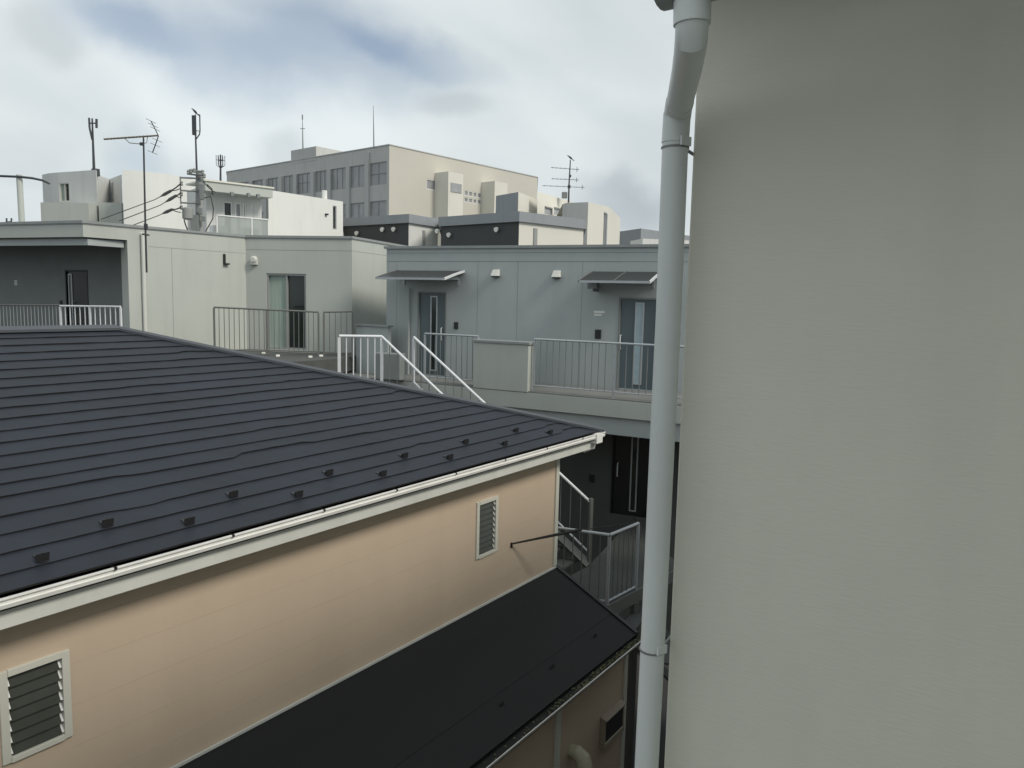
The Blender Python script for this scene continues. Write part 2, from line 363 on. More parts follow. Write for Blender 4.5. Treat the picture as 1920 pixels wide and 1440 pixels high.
for (u, v) in ((1266.3, 268), (1223.5, 1210)):
    a_ = pz(u, v, 2.0); up_ = Vector((0, 0, .0022)); e_ = a_ - Vector((0, 0, .012))
    b = MB(); b.path([e_ - up_, e_ + up_], PR * 1.08, 32); b.path([a_ + Vector((PR * .98, .02, -.012)), Vector((C0[0] + .02, C0[1] + .05, a_.z - .012))], .0045, 8)
    k = MB(); k.box(a_ + Vector((PR * .62, -PR * .86, 0)), .034, .006, .022, .6); bk = b.build('bracket', 'steel', dpo, smooth=True); k.build('clasp', 'pvc', bk)
nW = W(C0, (C0[0] + NN.x, C0[1] + NN.y)); gp = pz(1298, 2, 1.6) ; rel = Vector((gp.x - C0[0], gp.y - C0[1])); gs, go = rel.dot(nW.d), rel.dot(nW.n)
b = MB(); prof = [(go + .06 * math.cos(a), gp.z + .052 - .056 * math.sin(a)) for a in [math.pi * i / 10 for i in range(11)]]
b.extr(prof, nW, gs - .068, 3.2); b.build('gutter', 'cope', own, smooth=True)

# ================================================================ PEACH HOUSE
EZ = -1.85
E0 = on_z(0, 1125, EZ); E1 = on_z(1131, 811, EZ)
ew = W(xy(E0), xy(E1)); Le = ew.L; d_, n_ = ew.d, ew.n
house = thing('house', 'two storey peach sided house with dark slate hip roof in front', 'house', (*xy(ew.at(0, 0, -4)), GND))
INS = .36; WB = -3.72; PT = .3; HWD = 4.48; EXT = 7.0
wall = W(ew.at(-EXT, 0, -INS)[:2], ew.at(Le, 0, -INS)[:2])
sc_corner = wall.hit(1045, 900)[0]
LW = sc_corner
w1 = wall.rect(3, 1240, 128, 1395); w2 = wall.rect(896, 945, 929, 1032)
w1 = (wall.hit(2, 1340)[0], wall.hit(129, 1305)[0], wall.hit(66, 1408)[1], wall.hit(66, 1238)[1])
w2 = (wall.hit(893, 990)[0], wall.hit(931, 985)[0], wall.hit(912, 1040)[1], wall.hit(912, 936)[1])
b = MB(); DEPH = 2 * HWD - 2 * INS
b.holes(wall, 0, LW, GND, EZ - .1, [w1, w2], .09)
back = [wall.at(0, 0), wall.at(LW, 0), wall.at(LW, 0, -DEPH), wall.at(0, 0, -DEPH)]
for p, q in ((1, 2), (2, 3), (3, 0)):
    A_, B_ = back[p], back[q]; b.face([(A_.x, A_.y, GND), (B_.x, B_.y, GND), (B_.x, B_.y, EZ - .1), (A_.x, A_.y, EZ - .1)])
for i in range(1, 14):       # horizontal joints of the siding boards
    z = EZ - .12 - i * .303
    for a_, b_ in ((0, w1[0] - .01), (w1[1] + .01, w2[0] - .01), (w2[1] + .01, LW - .07)):
        b.wbox(wall, a_, b_, z - .0025, z + .0025, -.01, .0012, 1)
ho = b.build('wall', ['pink', 'pinkl'], house)
b = MB(); b.wbox(wall, LW - .06, LW + .022, WB + .03, EZ - .12, -.08, .022); b.build('corner_trim', 'frame', house, bevel=.004)
b = MB(); b.wbox(wall, 0, LW + .0, WB - .0, WB + .022, 0.004, .03); b.build('base_flashing', 'fascia', house)
# louvre windows
for rc, nb in ((w1, 7), (w2, 9)):
    s0, s1, z0, z1 = rc; f = MB(); fw = .042
    f.wbox(wall, s0 - .01, s0 + fw, z0, z1, -.085, .018); f.wbox(wall, s1 - fw, s1 + .01, z0, z1, -.085, .018)
    f.wbox(wall, s0 + fw, s1 - fw, z0 - .005, z0 + fw * .8, -.085, .022); f.wbox(wall, s0 + fw, s1 - fw, z1 - fw, z1 + .005, -.085, .022)
    fo = f.build('window', 'frame', house, bevel=.003)
    bk = MB(); bk.wbox(wall, s0 + .01, s1 - .01, z0 + .01, z1 - .01, -.13, -.1); bk.build('insect_screen', 'glassd', fo)
    hh = (z1 - z0 - 2 * fw) / nb
    for i in range(nb):
        za = z0 + fw + i * hh; sl_ = MB()
        a0, a1 = s0 + fw + .014, s1 - fw - .014
        sl_.hexa([wall.at(a0, za - .004, .004), wall.at(a1, za - .004, .004), wall.at(a1, za + .002, -.002), wall.at(a0, za + .002, -.002),
                  wall.at(a0, za + hh * 1.06, -.03), wall.at(a1, za + hh * 1.06, -.03), wall.at(a1, za + hh * 1.06 + .003, -.036), wall.at(a0, za + hh * 1.06 + .003, -.036)])
        sl_.build('louvre', 'louv', fo)
        for a_ in (s0 + fw, s1 - fw - .014):
            cl = MB()
            cl.hexa([wall.at(a_, za + .01, .008), wall.at(a_ + .014, za + .01, .008), wall.at(a_ + .014, za + .01, -.02), wall.at(a_, za + .01, -.02),
                     wall.at(a_, za + hh * .9, -.035), wall.at(a_ + .014, za + hh * .9, -.035), wall.at(a_ + .014, za + hh * .9, -.06), wall.at(a_, za + hh * .9, -.06)])
            cl.build('louvre_clip', 'framew', fo)
# upper roof, front slope in overlapping courses
SL = HWD / math.cos(math.atan(PT)); NC = 21; ch = SL / NC
def rp_(s, t, lift=0):       # t: slope distance from the eave
    o = -t * math.cos(math.atan(PT)) + lift * math.sin(math.atan(PT)); z = EZ + .015 + t * math.sin(math.atan(PT)) + lift * math.cos(math.atan(PT))
    return ew.at(s, z, o)
roof = MB(); rnd = random.Random(3)
for k in range(NC):
    t0, t1 = (k * ch if k else .04), (k + 1) * ch + (.07 if k < NC - 1 else 0); x1a = Le + .0 - t0 * .957; x1b = Le - t1 * .957; x0 = -EXT
    n = int((x1a - x0) / .12); prev = None; drift = 0; jog = 0
    for i in range(n + 1):
        f = i / n; xa = x0 + (x1a - x0) * f; xb = x0 + (x1b - x0) * f
        if k and rnd.random() < .02: jog = rnd.choice((-.03, .03, .045, .06, -.02))
        if rnd.random() < .3: jog *= .4
        lift = .011 + rnd.uniform(-.002, .003); dt = jog + rnd.uniform(-.002, .002)
        cur = (rp_(xa, t0 - .012 + dt, lift), rp_(xb, t1, -.006), rp_(xa, t0 - .010 + dt, -.006))
        if prev:
            roof.face([prev[0], cur[0], cur[1], prev[1]]); roof.face([prev[2], cur[2], cur[0], prev[0]], 1)
        prev = cur
# other three slopes
c_fr = ew.at(Le, EZ, 0); c_br = ew.at(Le, EZ, -2 * HWD); r1 = ew.at(Le - HWD, EZ + HWD * PT, -HWD); r0 = ew.at(-EXT, EZ + HWD * PT, -HWD); c_bl = ew.at(-EXT, EZ, -2 * HWD); c_fl = ew.at(-EXT, EZ, 0)
roof.face([c_fr, c_br, r1]); roof.face([c_br, c_bl, r0, r1]); roof.face([c_fr - Vector((0, 0, .05)), c_br - Vector((0, 0, .05)), c_bl - Vector((0, 0, .05)), c_fl - Vector((0, 0, .05))], 1)
roof.face([c_fl, r0, c_bl])
ro = roof.build('roof', ['slate', 'dark'], house)
def cap(p, q, wd, hgt, nm):
    p, q = Vector(p), Vector(q); t = (q - p).normalized(); sd_ = t.cross(Vector((0, 0, 1))).normalized(); up = sd_.cross(t).normalized(); b = MB()
    pr = [(-wd, -.018), (-wd, .012), (0, hgt), (wd, .012), (wd, -.018)]
    k = len(b.v)
    for e in (p, q): b.v += [tuple(e + sd_ * x + up * y) for x, y in pr]
    for i in range(4): b.f.append((i, i + 1, 5 + i + 1, 5 + i)); b.m.append(0)
    b.f.append((0, 1, 2, 3, 4)); b.m.append(0); b.f.append((9, 8, 7, 6, 5)); b.m.append(0)
    return b.build(nm, 'capm', ro)
cap(r0 + Vector((0, 0, .025)), r1 + Vector((0, 0, .025)), .075, .05, 'ridge_cap')
cap(r1 + Vector((0, 0, .03)), c_fr + Vector((0, 0, .035)), .05, .035, 'hip_cap'); cap(r1 + Vector((0, 0, .03)), c_br + Vector((0, 0, .03)), .05, .035, 'hip_cap')
# snow guards
def roof_hit(u, v):
    r = ray(u, v); P0 = rp_(0, 0); P1 = rp_(1, 0); P2 = rp_(0, 1); nn = (P1 - P0).cross(P2 - P0); t = P0.dot(nn) / r.dot(nn); p = r * t - P0
    return p.dot(P1 - P0), p.dot(P2 - P0)
g0 = None; rows = {}
for key, px in (('a', [(345, 978), (551, 930), (710, 889), (835, 857), (937, 831), (1020, 809)]), ('b', [(195, 984), (430, 932), (610, 890), (752, 857), (866, 830), (959, 807)])):
    rows[key] = [roof_hit(*p) for p in px]
print('guards', rows, 'course', ch, 'Le', Le)
def guard(s, t):
    b = MB()
    def P(a, tt, l): return rp_(s + a, t + tt, l)
    b.hexa([P(-.018, -.01, .012), P(.018, -.01, .012), P(.018, .10, .010), P(-.018, .10, .010), P(-.018, -.01, .015), P(.018, -.01, .015), P(.018, .10, .013), P(-.018, .10, .013)])
    b.hexa([P(-.04, .0, .012), P(.04, .0, .012), P(.04, .005, .012), P(-.04, .005, .012), P(-.043, .012, .068), P(.043, .012, .068), P(.043, .017, .068), P(-.043, .017, .068)])
    b.hexa([P(-.004, .01, .014), P(.004, .01, .014), P(.004, .07, .014), P(-.004, .07, .014), P(-.004, .012, .07), P(.004, .012, .07), P(.004, .02, .07), P(-.004, .02, .07)])
    return b.build('snow_guard', 'black', ro)
sa = rows['a']; st = (sa[-1][0] - sa[0][0]) / 5; sb = rows['b']
ta = round(sum(x[1] for x in sa) / 6 / ch) * ch; tb = ta + ch
for i in range(-5, 6): guard(sa[0][0] + i * st, ta + .01)
sbt = (sb[-1][0] - sb[0][0]) / 5
for i in range(-5, 6): guard(sb[0][0] + i * sbt, tb + .01)
# gutter, fascia, soffit
b = MB(); lip = EZ
pf = [(-.115, lip - .03), (-.115, lip - .088), (-.045, lip - .088), (-.004, lip - .064), (.004, lip - .038), (-.004, lip - .032), (-.004, lip - .014), (.010, lip - .006), (.010, lip + .006), (-.006, lip + .006), (-.012, lip - .03), (-.018, lip - .055), (-.05, lip - .08), (-.105, lip - .08), (-.105, lip - .03)]
b.extr(pf, ew, -EXT, Le + .06); gut = b.build('gutter', 'gutter', house)
b = MB(); b.wbox(ew, -EXT, Le, lip - .08, lip - .03, -.10, -.016); b.build('gutter_dark_fill', 'dark', gut)  # near-black box filling the gutter trough
s_ = -EXT + .4
while s_ < Le:
    k = MB(); k.wbox(ew, s_, s_ + .022, lip - .012, lip + .0075, -.06, .0115); k.build('gutter_clip', 'black', gut); s_ += .91
b = MB(); b.wbox(ew, Le - .22, Le - .05, lip - .13, lip + .008, -.14, .022); b.path([ew.at(Le - .13, lip - .12, -.06), ew.at(Le - .13, lip - .2, -.08), ew.at(Le - .2, lip - .26, -.2)], .03, 12); b.build('gutter_outlet', 'gutter', gut, bevel=.004)
b = MB(); b.wbox(ew, -EXT, Le - .1, EZ - .215, EZ - .092, -.155, -.075); b.wbox(ew, Le - .13, Le - .1, EZ - .21, EZ - .06, -2 * HWD + .1, -.157); fas = b.build('fascia', 'fascia', house)
b = MB(); b.wbox(ew, -EXT, Le - .14, EZ - .2, EZ - .19, -INS - .05, -.157); b.wbox(ew, sc_corner - EXT - .05, Le - .14, EZ - .2, EZ - .19, -2 * HWD + .12, -INS - .052); b.build('soffit', 'fascia', house)
# lower roof
LO = 1.27; LZ = -4.35; pt2 = (WB - LZ) / LO; LE_END = LW + .02
lr = MB(); rn2 = random.Random(5)
def lp(s, o, lift=0): return wall.at(s, WB - o * pt2 + lift, o)
for o0, o1 in ((0, .9), (.9, LO)):
    lr.face([lp(0, o0 + .002, .003), lp(LE_END, o0 + .002, .003), lp(LE_END, o1 + .008, .0075), lp(0, o1 + .008, .0075)])
    lr.face([lp(0, o1 + .008, .0075), lp(LE_END, o1 + .008, .0075), lp(LE_END, o1 + .006, -.004), lp(0, o1 + .006, -.004)], 1)
lr.face([lp(0, 0, -.06), lp(LE_END, 0, -.06), lp(LE_END, LO, -.06), lp(0, LO, -.06)], 1)
lro = lr.build('lower_roof', ['slatel', 'dark'], house)
b = MB(); b.hexa([lp(LE_END - .03, 0, -.07), lp(LE_END + .03, 0, -.07), lp(LE_END + .03, LO + .01, -.07), lp(LE_END - .03, LO + .01, -.07), lp(LE_END - .03, 0, .03), lp(LE_END + .03, 0, .03), lp(LE_END + .03, LO + .01, .03), lp(LE_END - .03, LO + .01, .03)])
b.build('verge_trim', 'black', lro)
for (u, v) in ((942, 1325), (1037, 1254), (1117, 1196)):
    r = ray(u, v); P0 = lp(0, 0); P1 = lp(1, 0); P2 = lp(0, 1); nn = (P1 - P0).cross(P2 - P0); t = P0.dot(nn) / r.dot(nn); q = r * t - P0
    s_ = q.dot((P1 - P0).normalized()); o_ = q.dot((P2 - P0).normalized()) * math.cos(math.atan(pt2))
    k = MB(); k.hexa([lp(s_ - .04, o_, .008), lp(s_ + .04, o_, .008), lp(s_ + .04, o_ - .006, .008), lp(s_ - .04, o_ - .006, .008), lp(s_ - .03, o_ - .01, .04), lp(s_ + .03, o_ - .01, .04), lp(s_ + .03, o_ - .016, .04), lp(s_ - .03, o_ - .016, .04)])
    k.build('snow_guard', 'dark', lro)
ge = LO + .02; gz = LZ - .02
b = MB(); b.extr([(ge, gz - .03), (ge, gz - .06), (ge + .06, gz - .06), (ge + .09, gz - .03), (ge + .1, gz + .005), (ge + .113, gz + .008), (ge + .112, gz - .002), (ge + .098, gz - .035), (ge + .064, gz - .068), (ge - .008, gz - .068), (ge - .008, gz - .03)], wall, 0, LE_END); lg = b.build('lower_gutter', 'gutter', house)
b = MB(); b.wbox(wall, 0, LE_END, gz - .058, gz - .018, ge + .002, ge + .085); b.build('gutter_dark_fill', 'dark', lg)  # near-black box along the lower trough
lt = MB()
for i in range(420):
    s_ = LE_END - abs(rn2.gauss(0, 1.3)) - .05; o_ = ge + rn2.uniform(.005, .09); z = gz - .025 + rn2.uniform(0, .03); a_ = rn2.uniform(0, 6.3); q = wall.at(s_, z, o_); e = rn2.uniform(.006, .02)
    lt.face([q + Vector((math.cos(a_) * e, math.sin(a_) * e, rn2.uniform(0, .015))), q + Vector((math.cos(a_ + 2) * e, math.sin(a_ + 2) * e, 0)), q + Vector((math.cos(a_ + 4) * e, math.sin(a_ + 4) * e, rn2.uniform(-.005, .012)))])
lt.build('leaf_litter', 'moss', lg, kind='stuff')
# ground-floor bay wall
LWO = 1.15; lw = W(wall.at(0, 0, LWO)[:2], wall.at(LW - .0, 0, LWO)[:2])
b = MB(); b.wbox(wall, 0, LW - .01, GND, LZ + .02, .01, LWO); b.build('ground_floor_wall', 'pink', house)
b = MB(); b.wbox(wall, LW - .07, LW + .015, GND + .1, LZ + .0, LWO - .06, LWO + .02); b.build('corner_trim', 'frame', house)
s_ = lw.hit(1042, 1420)[0]; b = MB(); b.wbox(lw, s_ - .05, s_ + .05, GND + .1, LZ - .02, .002, .03); b.build('wall_batten', 'frame', house)
# vent box and hood lamp
rc = lw.rect(1125, 1322, 1164, 1384); s0, s1, z0, z1 = rc
b = MB(); s1 -= .07; z1 -= .07; z0 += .03; b.wbox(lw, s0, s1, z0, z0 + .07, .0, .085); b.wbox(lw, s0, s0 + .02, z0 + .07, z1, 0, .08); b.wbox(lw, s1 - .03, s1, z0 + .07, z1, 0, .08)
b.hexa([lw.at(s0 - .01, z1 - .01, .10), lw.at(s1 + .01, z1 - .01, .10), lw.at(s1 + .01, z1 - .01, 0), lw.at(s0 - .01, z1 - .01, 0), lw.at(s0 - .01, z1 + .015, .10), lw.at(s1 + .01, z1 + .015, .10), lw.at(s1 + .01, z1 + .04, 0), lw.at(s0 - .01, z1 + .04, 0)])
vb = b.build('meter_box', 'boxm', house, bevel=.008); b = MB(); b.wbox(lw, s0 + .02, s1 - .03, z0 + .07, z1 - .01, .002, .07); b.build('meter_window', 'black', vb)
q = lw.at(lw.hit(1078, 1425)[0], lw.hit(1078, 1425)[1], .1)
b = MB(); ax = lw.n; q0 = lw.at(lw.hit(1070, 1410)[0], lw.hit(1070, 1410)[1], 0)
pts = [q0 + Vector((0, 0, .02)), q0 + Vector((ax.x * .08, ax.y * .08, .03)), q0 + Vector((ax.x * .16, ax.y * .16, -.02)), q0 + Vector((ax.x * .18, ax.y * .18, -.11))]
b.path(pts, [.07, .085, .095, .105], 16); b.build('vent_hood', 'beige', house, smooth=True)

# drop-wire with black sleeve fixed to the peach wall
a_ = wall.at(wall.hit(958, 1019)[0], wall.hit(958, 1019)[1], .02); b_ = at(1090, 993, 9.6); c_ = at(1215, 972, 13.0)
cb_ = MB(); cb_.path([a_, a_.lerp(b_, .6), b_], [.011, .019, .022], 8); cb_.path([b_, b_.lerp(c_, .5) - Vector((0, 0, .02)), c_], .006, 6); cb_.box(a_ - Vector((.01, 0, .02)), .012, .03, .07, GA)
cb_.build('service_cable', 'cable', smooth=True, label='black sleeved cable strung from a hook on the peach wall past its corner', category='cable')

# ================================================================ LEFT APARTMENT WING
ZT = 1.5
P0 = on_z(-260, 423, ZT); P1 = on_z(155, 413, ZT); P2 = on_z(460, 441, ZT); P3 = on_z(660, 443, ZT); P4 = on_z(735, 456, ZT)
lwing = thing('apartment_building', 'pale grey flat roofed apartment wing with dark recessed entrance, left of centre', 'building', (-7.5, 22, GND))
wA = W(xy(P0), xy(P1)); wB = W(xy(P1), xy(P2)); wC = W(xy(P2), xy(P3)); wD = W(xy(P3), xy(P4))
sq = wB.hit(240, 500)[0]; REC = 1.9
Q0 = wB.at(sq, 0)
ang = wA.n
backL = [(wD.at(wD.L + 3, 0)).xy, (wD.at(wD.L + 3, 0)).xy + Vector((-6, 7)), Vector((P0.x - 3, P0.y + 9))]
FL = -1.5
b = MB()
sd4 = wC.rect(500, 513, 574, 652); sd4 = (wC.hit(500, 580)[0], wC.hit(574, 580)[0], FL + .02, wC.hit(540, 513)[1])
zs = wA.hit(150, 444)[1]
b.holes(wB, sq, wB.L, GND, zs, []); b.holes(wC, 0, wC.L, GND, zs, [sd4], .12); b.holes(wD, 0, wD.L + 3, GND, zs, [])
_p = wA.at(0, 0, -REC); _q = wB.at(0, 0, -.15); _den = wA.d.x * wB.d.y - wA.d.y * wB.d.x
_t = ((_q.x - _p.x) * wB.d.y - (_q.y - _p.y) * wB.d.x) / _den
rw = W(_p[:2], (_p.x + wA.d.x * _t, _p.y + wA.d.y * _t))
dr = (rw.hit(124, 560)[0], rw.hit(166, 560)[0], FL + .02, rw.hit(145, 506)[1])
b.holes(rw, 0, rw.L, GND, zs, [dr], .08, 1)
# inner cheek of the recess
pp = wB.at(sq, 0); pi = wB.at(sq, 0, -.3)
b.face([(pp.x, pp.y, GND), (pi.x, pi.y, GND), (pi.x, pi.y, zs), (pp.x, pp.y, zs)])
e1 = rw.at(rw.L, 0); b.face([(pi.x, pi.y, GND), (e1.x, e1.y, GND), (e1.x, e1.y, zs), (pi.x, pi.y, zs)])
ps = [wD.at(wD.L + 3, 0)] + [Vector((*p, 0)) for p in backL[1:]] + [rw.at(0, 0)]
for p, q in zip(ps, ps[1:]): b.face([(p.x, p.y, GND), (q.x, q.y, GND), (q.x, q.y, zs), (p.x, p.y, zs)])
for u in (323,):
    s_ = wB.hit(u, 520)[0]; b.wbox(wB, s_ - .005, s_ + .005, GND, zs - .12, -.01, .002, 2)
b.wbox(wB, sq + .5, wB.L - .005, zs - .12, zs - .11, -.01, .002, 2); b.wbox(wC, .005, wC.L, zs - .02, zs - .01, -.01, .002, 2); b.wbox(wD, .02, wD.L, zs - .02, zs - .01, -.01, .002, 2)
s_ = wD.hit(715, 520)[0]
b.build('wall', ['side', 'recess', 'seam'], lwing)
rpoly = [xy(P0), xy(P1), xy(P2), xy(P3), tuple(backL[0]), tuple(backL[1]), tuple(backL[2])]
b = MB(); b.prism(rpoly, zs, ZT - .06); b.build('roof_slab', 'side', lwing)
b = MB(); b.prism(offset(rpoly, .03), ZT - .06, ZT); b.prism(offset(rpoly, .012), ZT - .085, ZT - .062); b.build('coping', 'cope', lwing)
# lower beam of the porch
be = W(wA.at(0, 0, -.12)[:2], wA.at(wA.L - .02, 0, -.12)[:2]); zb2 = be.hit(100, 460)[1]
b = MB(); b.wbox(be, 0, be.L, zb2, zs - .035, -.14, 0); be2 = W(be.at(be.L, 0)[:2], wB.at(sq - .03, 0, -.1)[:2]); b.wbox(be2, 0.003, be2.L, zb2, zs - .035, -.14, 0); b.build('porch_beam', 'side2', lwing)
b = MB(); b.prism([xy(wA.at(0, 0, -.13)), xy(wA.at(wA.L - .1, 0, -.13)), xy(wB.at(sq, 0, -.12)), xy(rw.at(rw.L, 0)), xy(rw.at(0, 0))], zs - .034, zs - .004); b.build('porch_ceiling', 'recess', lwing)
# porch floor and door
b = MB(); b.prism([xy(wA.at(0, 0, -.02)), xy(wA.at(wA.L - .05, 0, -.02)), xy(wB.at(sq, 0, -.02)), xy(rw.at(rw.L, 0, .01)), xy(rw.at(0, 0, .01))], FL - .3, FL); b.build('porch_floor', 'conc', lwing)
def door(parent, w_, rc, m, slit=None, ms='glassl', handle=None, frame_m='seam'):
    s0, s1, z0, z1 = rc; b = MB(); b.wbox(w_, s0 + .04, s1 - .04, z0, z1 - .04, -.08, -.03); do = b.build('door', m, parent, bevel=.004)
    f = MB(); f.wbox(w_, s0, s0 + .038, z0, z1, -.078, .012); f.wbox(w_, s1 - .038, s1, z0, z1, -.078, .012); f.wbox(w_, s0 + .038, s1 - .038, z1 - .038, z1, -.078, .012); f.build('door_frame', frame_m, do)
    if slit:
        a, b2 = slit; f = MB(); f.wbox(w_, a, a + .03, z0 + .1, z1 - .1, -.03, -.012); f.wbox(w_, b2 - .03, b2, z0 + .1, z1 - .1, -.03, -.012); f.wbox(w_, a + .03, b2 - .03, z1 - .13, z1 - .1, -.03, -.012); f.wbox(w_, a + .03, b2 - .03, z0 + .1, z0 + .13, -.03, -.012); f.build('slit_frame', 'alu', do)
        f = MB(); f.wbox(w_, a + .03, b2 - .03, z0 + .13, z1 - .13, -.03, -.022); f.build('slit_glass', ms, do)
    if handle is not None:
        f = MB(); f.path([w_.at(handle, z0 + .85, -.03), w_.at(handle, z0 + .86, .03), w_.at(handle, z0 + 1.14, .03), w_.at(handle, z0 + 1.15, -.03)], .014, 8); f.build('handle', 'aluw', do, smooth=True)
    return do
door(lwing, rw, dr, 'doord', (dr[0] + .08, dr[0] + .22), 'glassd', dr[0] + .26, 'black')
s_, z_ = rw.hit(30, 530); b = MB(); b.wbox(rw, s_ - .05, s_ + .05, z_ - .065, z_ + .065, .001, .012); sg = b.build('number_plate', 'lampw', lwing, bevel=.002); b = MB(); b.wbox(rw, s_ - .03, s_ + .03, z_ - .045, z_ + .045, .012, .015); b.wbox(rw, s_ - .012, s_ + .015, z_ - .03, z_ + .03, .015, .017, 1); b.build('plate_panel', ['recess', 'lampw'], sg)
s_, z_ = rw.hit(115, 567); b = MB(); b.wbox(rw, s_ - .035, s_ + .035, z_ - .05, z_ + .05, .001, .03); b.build('intercom', 'black', lwing)
# recess railings
ra, rb, rc_ = on_z(-120, 570, -.38), on_z(112, 574, -.38), on_z(226, 576, -.38)
yb = wA.at(0, 0, -.15)
def onW(w_, u, v, o): s, z = w_.hit(u, v, o); return w_.at(s, z, o)
railing(lwing, onW(wA, -150, 571, -.3), onW(wA, 112, 572, -.3), m_rail='bronze', m_bar='alu', step=.12, posts=2.2)
railing(lwing, onW(wA, 113, 573.5, -.1), onW(wA, 226, 575, -.1), m_rail='aluw', m_bar='aluw', step=.15, posts=1.0, br=.012)
# sliding door in the middle facade
s0, s1, z0, z1 = sd4
window(lwing, wC, sd4, 'frameg', fw=.05, rec=.12, cols=2, panes=['curt', 'glassd'], name='sliding_door')
# small fixtures
s_, z_ = wB.hit(422, 486); b = MB(); b.wbox(wB, s_ - .06, s_ - .01, z_ - .1, z_ + .13, .001, .05); b.wbox(wB, s_ - .06, s_ + .08, z_ - .14, z_ - .1, .001, .09); b.build('wall_lamp', 'black', lwing, bevel=.005)
s_, z_ = wC.hit(477, 487); b = MB(); b.path([wC.at(s_, z_, .0), wC.at(s_, z_, .07), wC.at(s_, z_ , .1)], [.095, .095, .06], 20); b.wbox(wC, s_ - .095, s_ + .095, z_ - .13, z_, .001, .07); vh = b.build('vent_hood', 'fascia', lwing, smooth=True); b = MB(); b.wbox(wC, s_ - .08, s_ + .08, z_ - .145, z_ - .131, .003, .08); b.build('vent_opening', 'black', vh)
# downpipe on the light facade
s_, z_ = wB.hit(267, 500); b = MB(); b.path([wB.at(s_, wB.hit(266, 441)[1], .05), wB.at(s_, GND, .05)], .045, 12); b.path([wB.at(s_, wB.hit(266, 441)[1] - .0, .05), wB.at(s_, wB.hit(266, 441)[1] + .03, -.02)], .045, 12); b.build('downpipe', 'fascia', lwing, smooth=True)
# terrace in front of the middle facade
F_ = FL
T0 = wC.at(-.0, 0, .01); terr = [xy(wB.at(wB.hit(395, 600)[0], 0, .02)), xy(on_z(395, 690, F_)), xy(on_z(640, 672, F_)), xy(wD.at(1.1, 0, .3)), xy(wC.at(wC.L, 0, .02)), xy(wC.at(.02, 0, .02))]
b = MB(); b.prism(terr, F_ - .35, F_); b.build('terrace', 'deck', lwing)
ta_ = onW(wB, 402, 576, .35)
rB = W(xy(at(401, 600, 18.4)), xy(at(597, 600, 18.6)))
railing(lwing, onW(rB, 401, 576, 0), onW(rB, 597, 585, 0), m_rail='bronze', m_bar='bronze', step=.115, posts=1.2)
railing(lwing, onW(rB, 607, 585, 0), onW(rB, 661, 584, 0), m_rail='bronze', m_bar='bronze', step=.115, posts=.7)

# ================================================================ RIGHT APARTMENT WING
ZR = 1.2; FR = -1.9
S0 = on_z(725, 462, ZR); S1 = on_z(1235, 458, ZR)
wR = W(xy(S0), xy(S1)); LR = wR.L + 3.2
rwing = thing('apartment_building', 'blue grey apartment wing with two canopied doors and railed walkway, behind the slate roof', 'building', (0, 18.5, GND))
d1 = (wR.hit(783, 620)[0], wR.hit(837, 620)[0], FR + .02, wR.hit(810, 547)[1]); d2 = (wR.hit(1158, 640)[0], wR.hit(1232, 640)[0] + .02, FR + .02, wR.hit(1190, 558)[1])
LF = -4.7
d3 = (wR.hit(1146, 900)[0], wR.hit(1146, 900)[0] + .95, LF + .02, LF + 2.08)
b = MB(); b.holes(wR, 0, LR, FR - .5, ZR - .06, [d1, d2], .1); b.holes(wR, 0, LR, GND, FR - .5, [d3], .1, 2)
fR = [wR.at(0, 0), wR.at(0, 0, -9), wR.at(LR, 0, -9), wR.at(LR, 0)]
for p, q in zip(fR, fR[1:]): b.face([(p.x, p.y, GND), (q.x, q.y, GND), (q.x, q.y, ZR - .06), (p.x, p.y, ZR - .06)])
zl = [wR.hit(900, 474)[1], wR.hit(900, 490)[1]]
for z in zl: b.wbox(wR, .0, LR, z - .006, z + .006, -.01, .003, 1)
for u in (896, 971, 1092, 744):
    s_ = wR.hit(u, 520)[0]; b.wbox(wR, s_ - .004, s_ + .004, FR, zl[1] - .01, -.01, .002, 1)
b.build('wall', ['side2', 'seam', 'lower'], rwing)  # storey below the slab darkened in colour to stand for shade
ro_poly = [xy(wR.at(0, 0)), xy(wR.at(LR, 0)), xy(wR.at(LR, 0, -9)), xy(wR.at(0, 0, -9))]
b = MB(); b.prism(offset(ro_poly, .05), ZR - .06, ZR); b.build('coping', 'cope', rwing)
sl1 = (wR.hit(806, 620)[0], wR.hit(819, 620)[0]); sl2 = (wR.hit(1190, 600)[0], wR.hit(1207, 600)[0])
door(rwing, wR, d1, 'door', sl1, 'glassd', wR.hit(828, 630)[0]); door(rwing, wR, d2, 'door', sl2, 'glassl', wR.hit(1163, 650)[0]); door(rwing, wR, d3, 'doord', (d3[0] + .42, d3[0] + .58), 'glassd', d3[0] + .14, 'black')
for (u0, v0, u1, v1) in ((852, 604, 859, 617), (1116, 618, 1127, 635)):
    rc = wR.rect(u0, v0, u1, v1); b = MB(); b.wbox(wR, rc[0], rc[1], rc[2], rc[3], .002, .03); b.build('intercom', 'black', rwing, bevel=.003)
s_, z_ = wR.hit(1110, 897); b = MB(); b.wbox(wR, s_ - .06, s_ + .05, z_ - .08, z_ + .08, .002, .03); b.build('intercom', 'black', rwing)
rc = wR.rect(1114, 583, 1134, 592); b = MB(); h_ = rc[3] - rc[2]
b.wbox(wR, rc[0], rc[1], rc[2] + h_ * .55, rc[3], .001, .008); b.wbox(wR, rc[0] + .005, rc[0] + (rc[1] - rc[0]) * .75, rc[2], rc[2] + h_ * .35, .001, .008); b.build('name_plate', 'lampw', rwing)
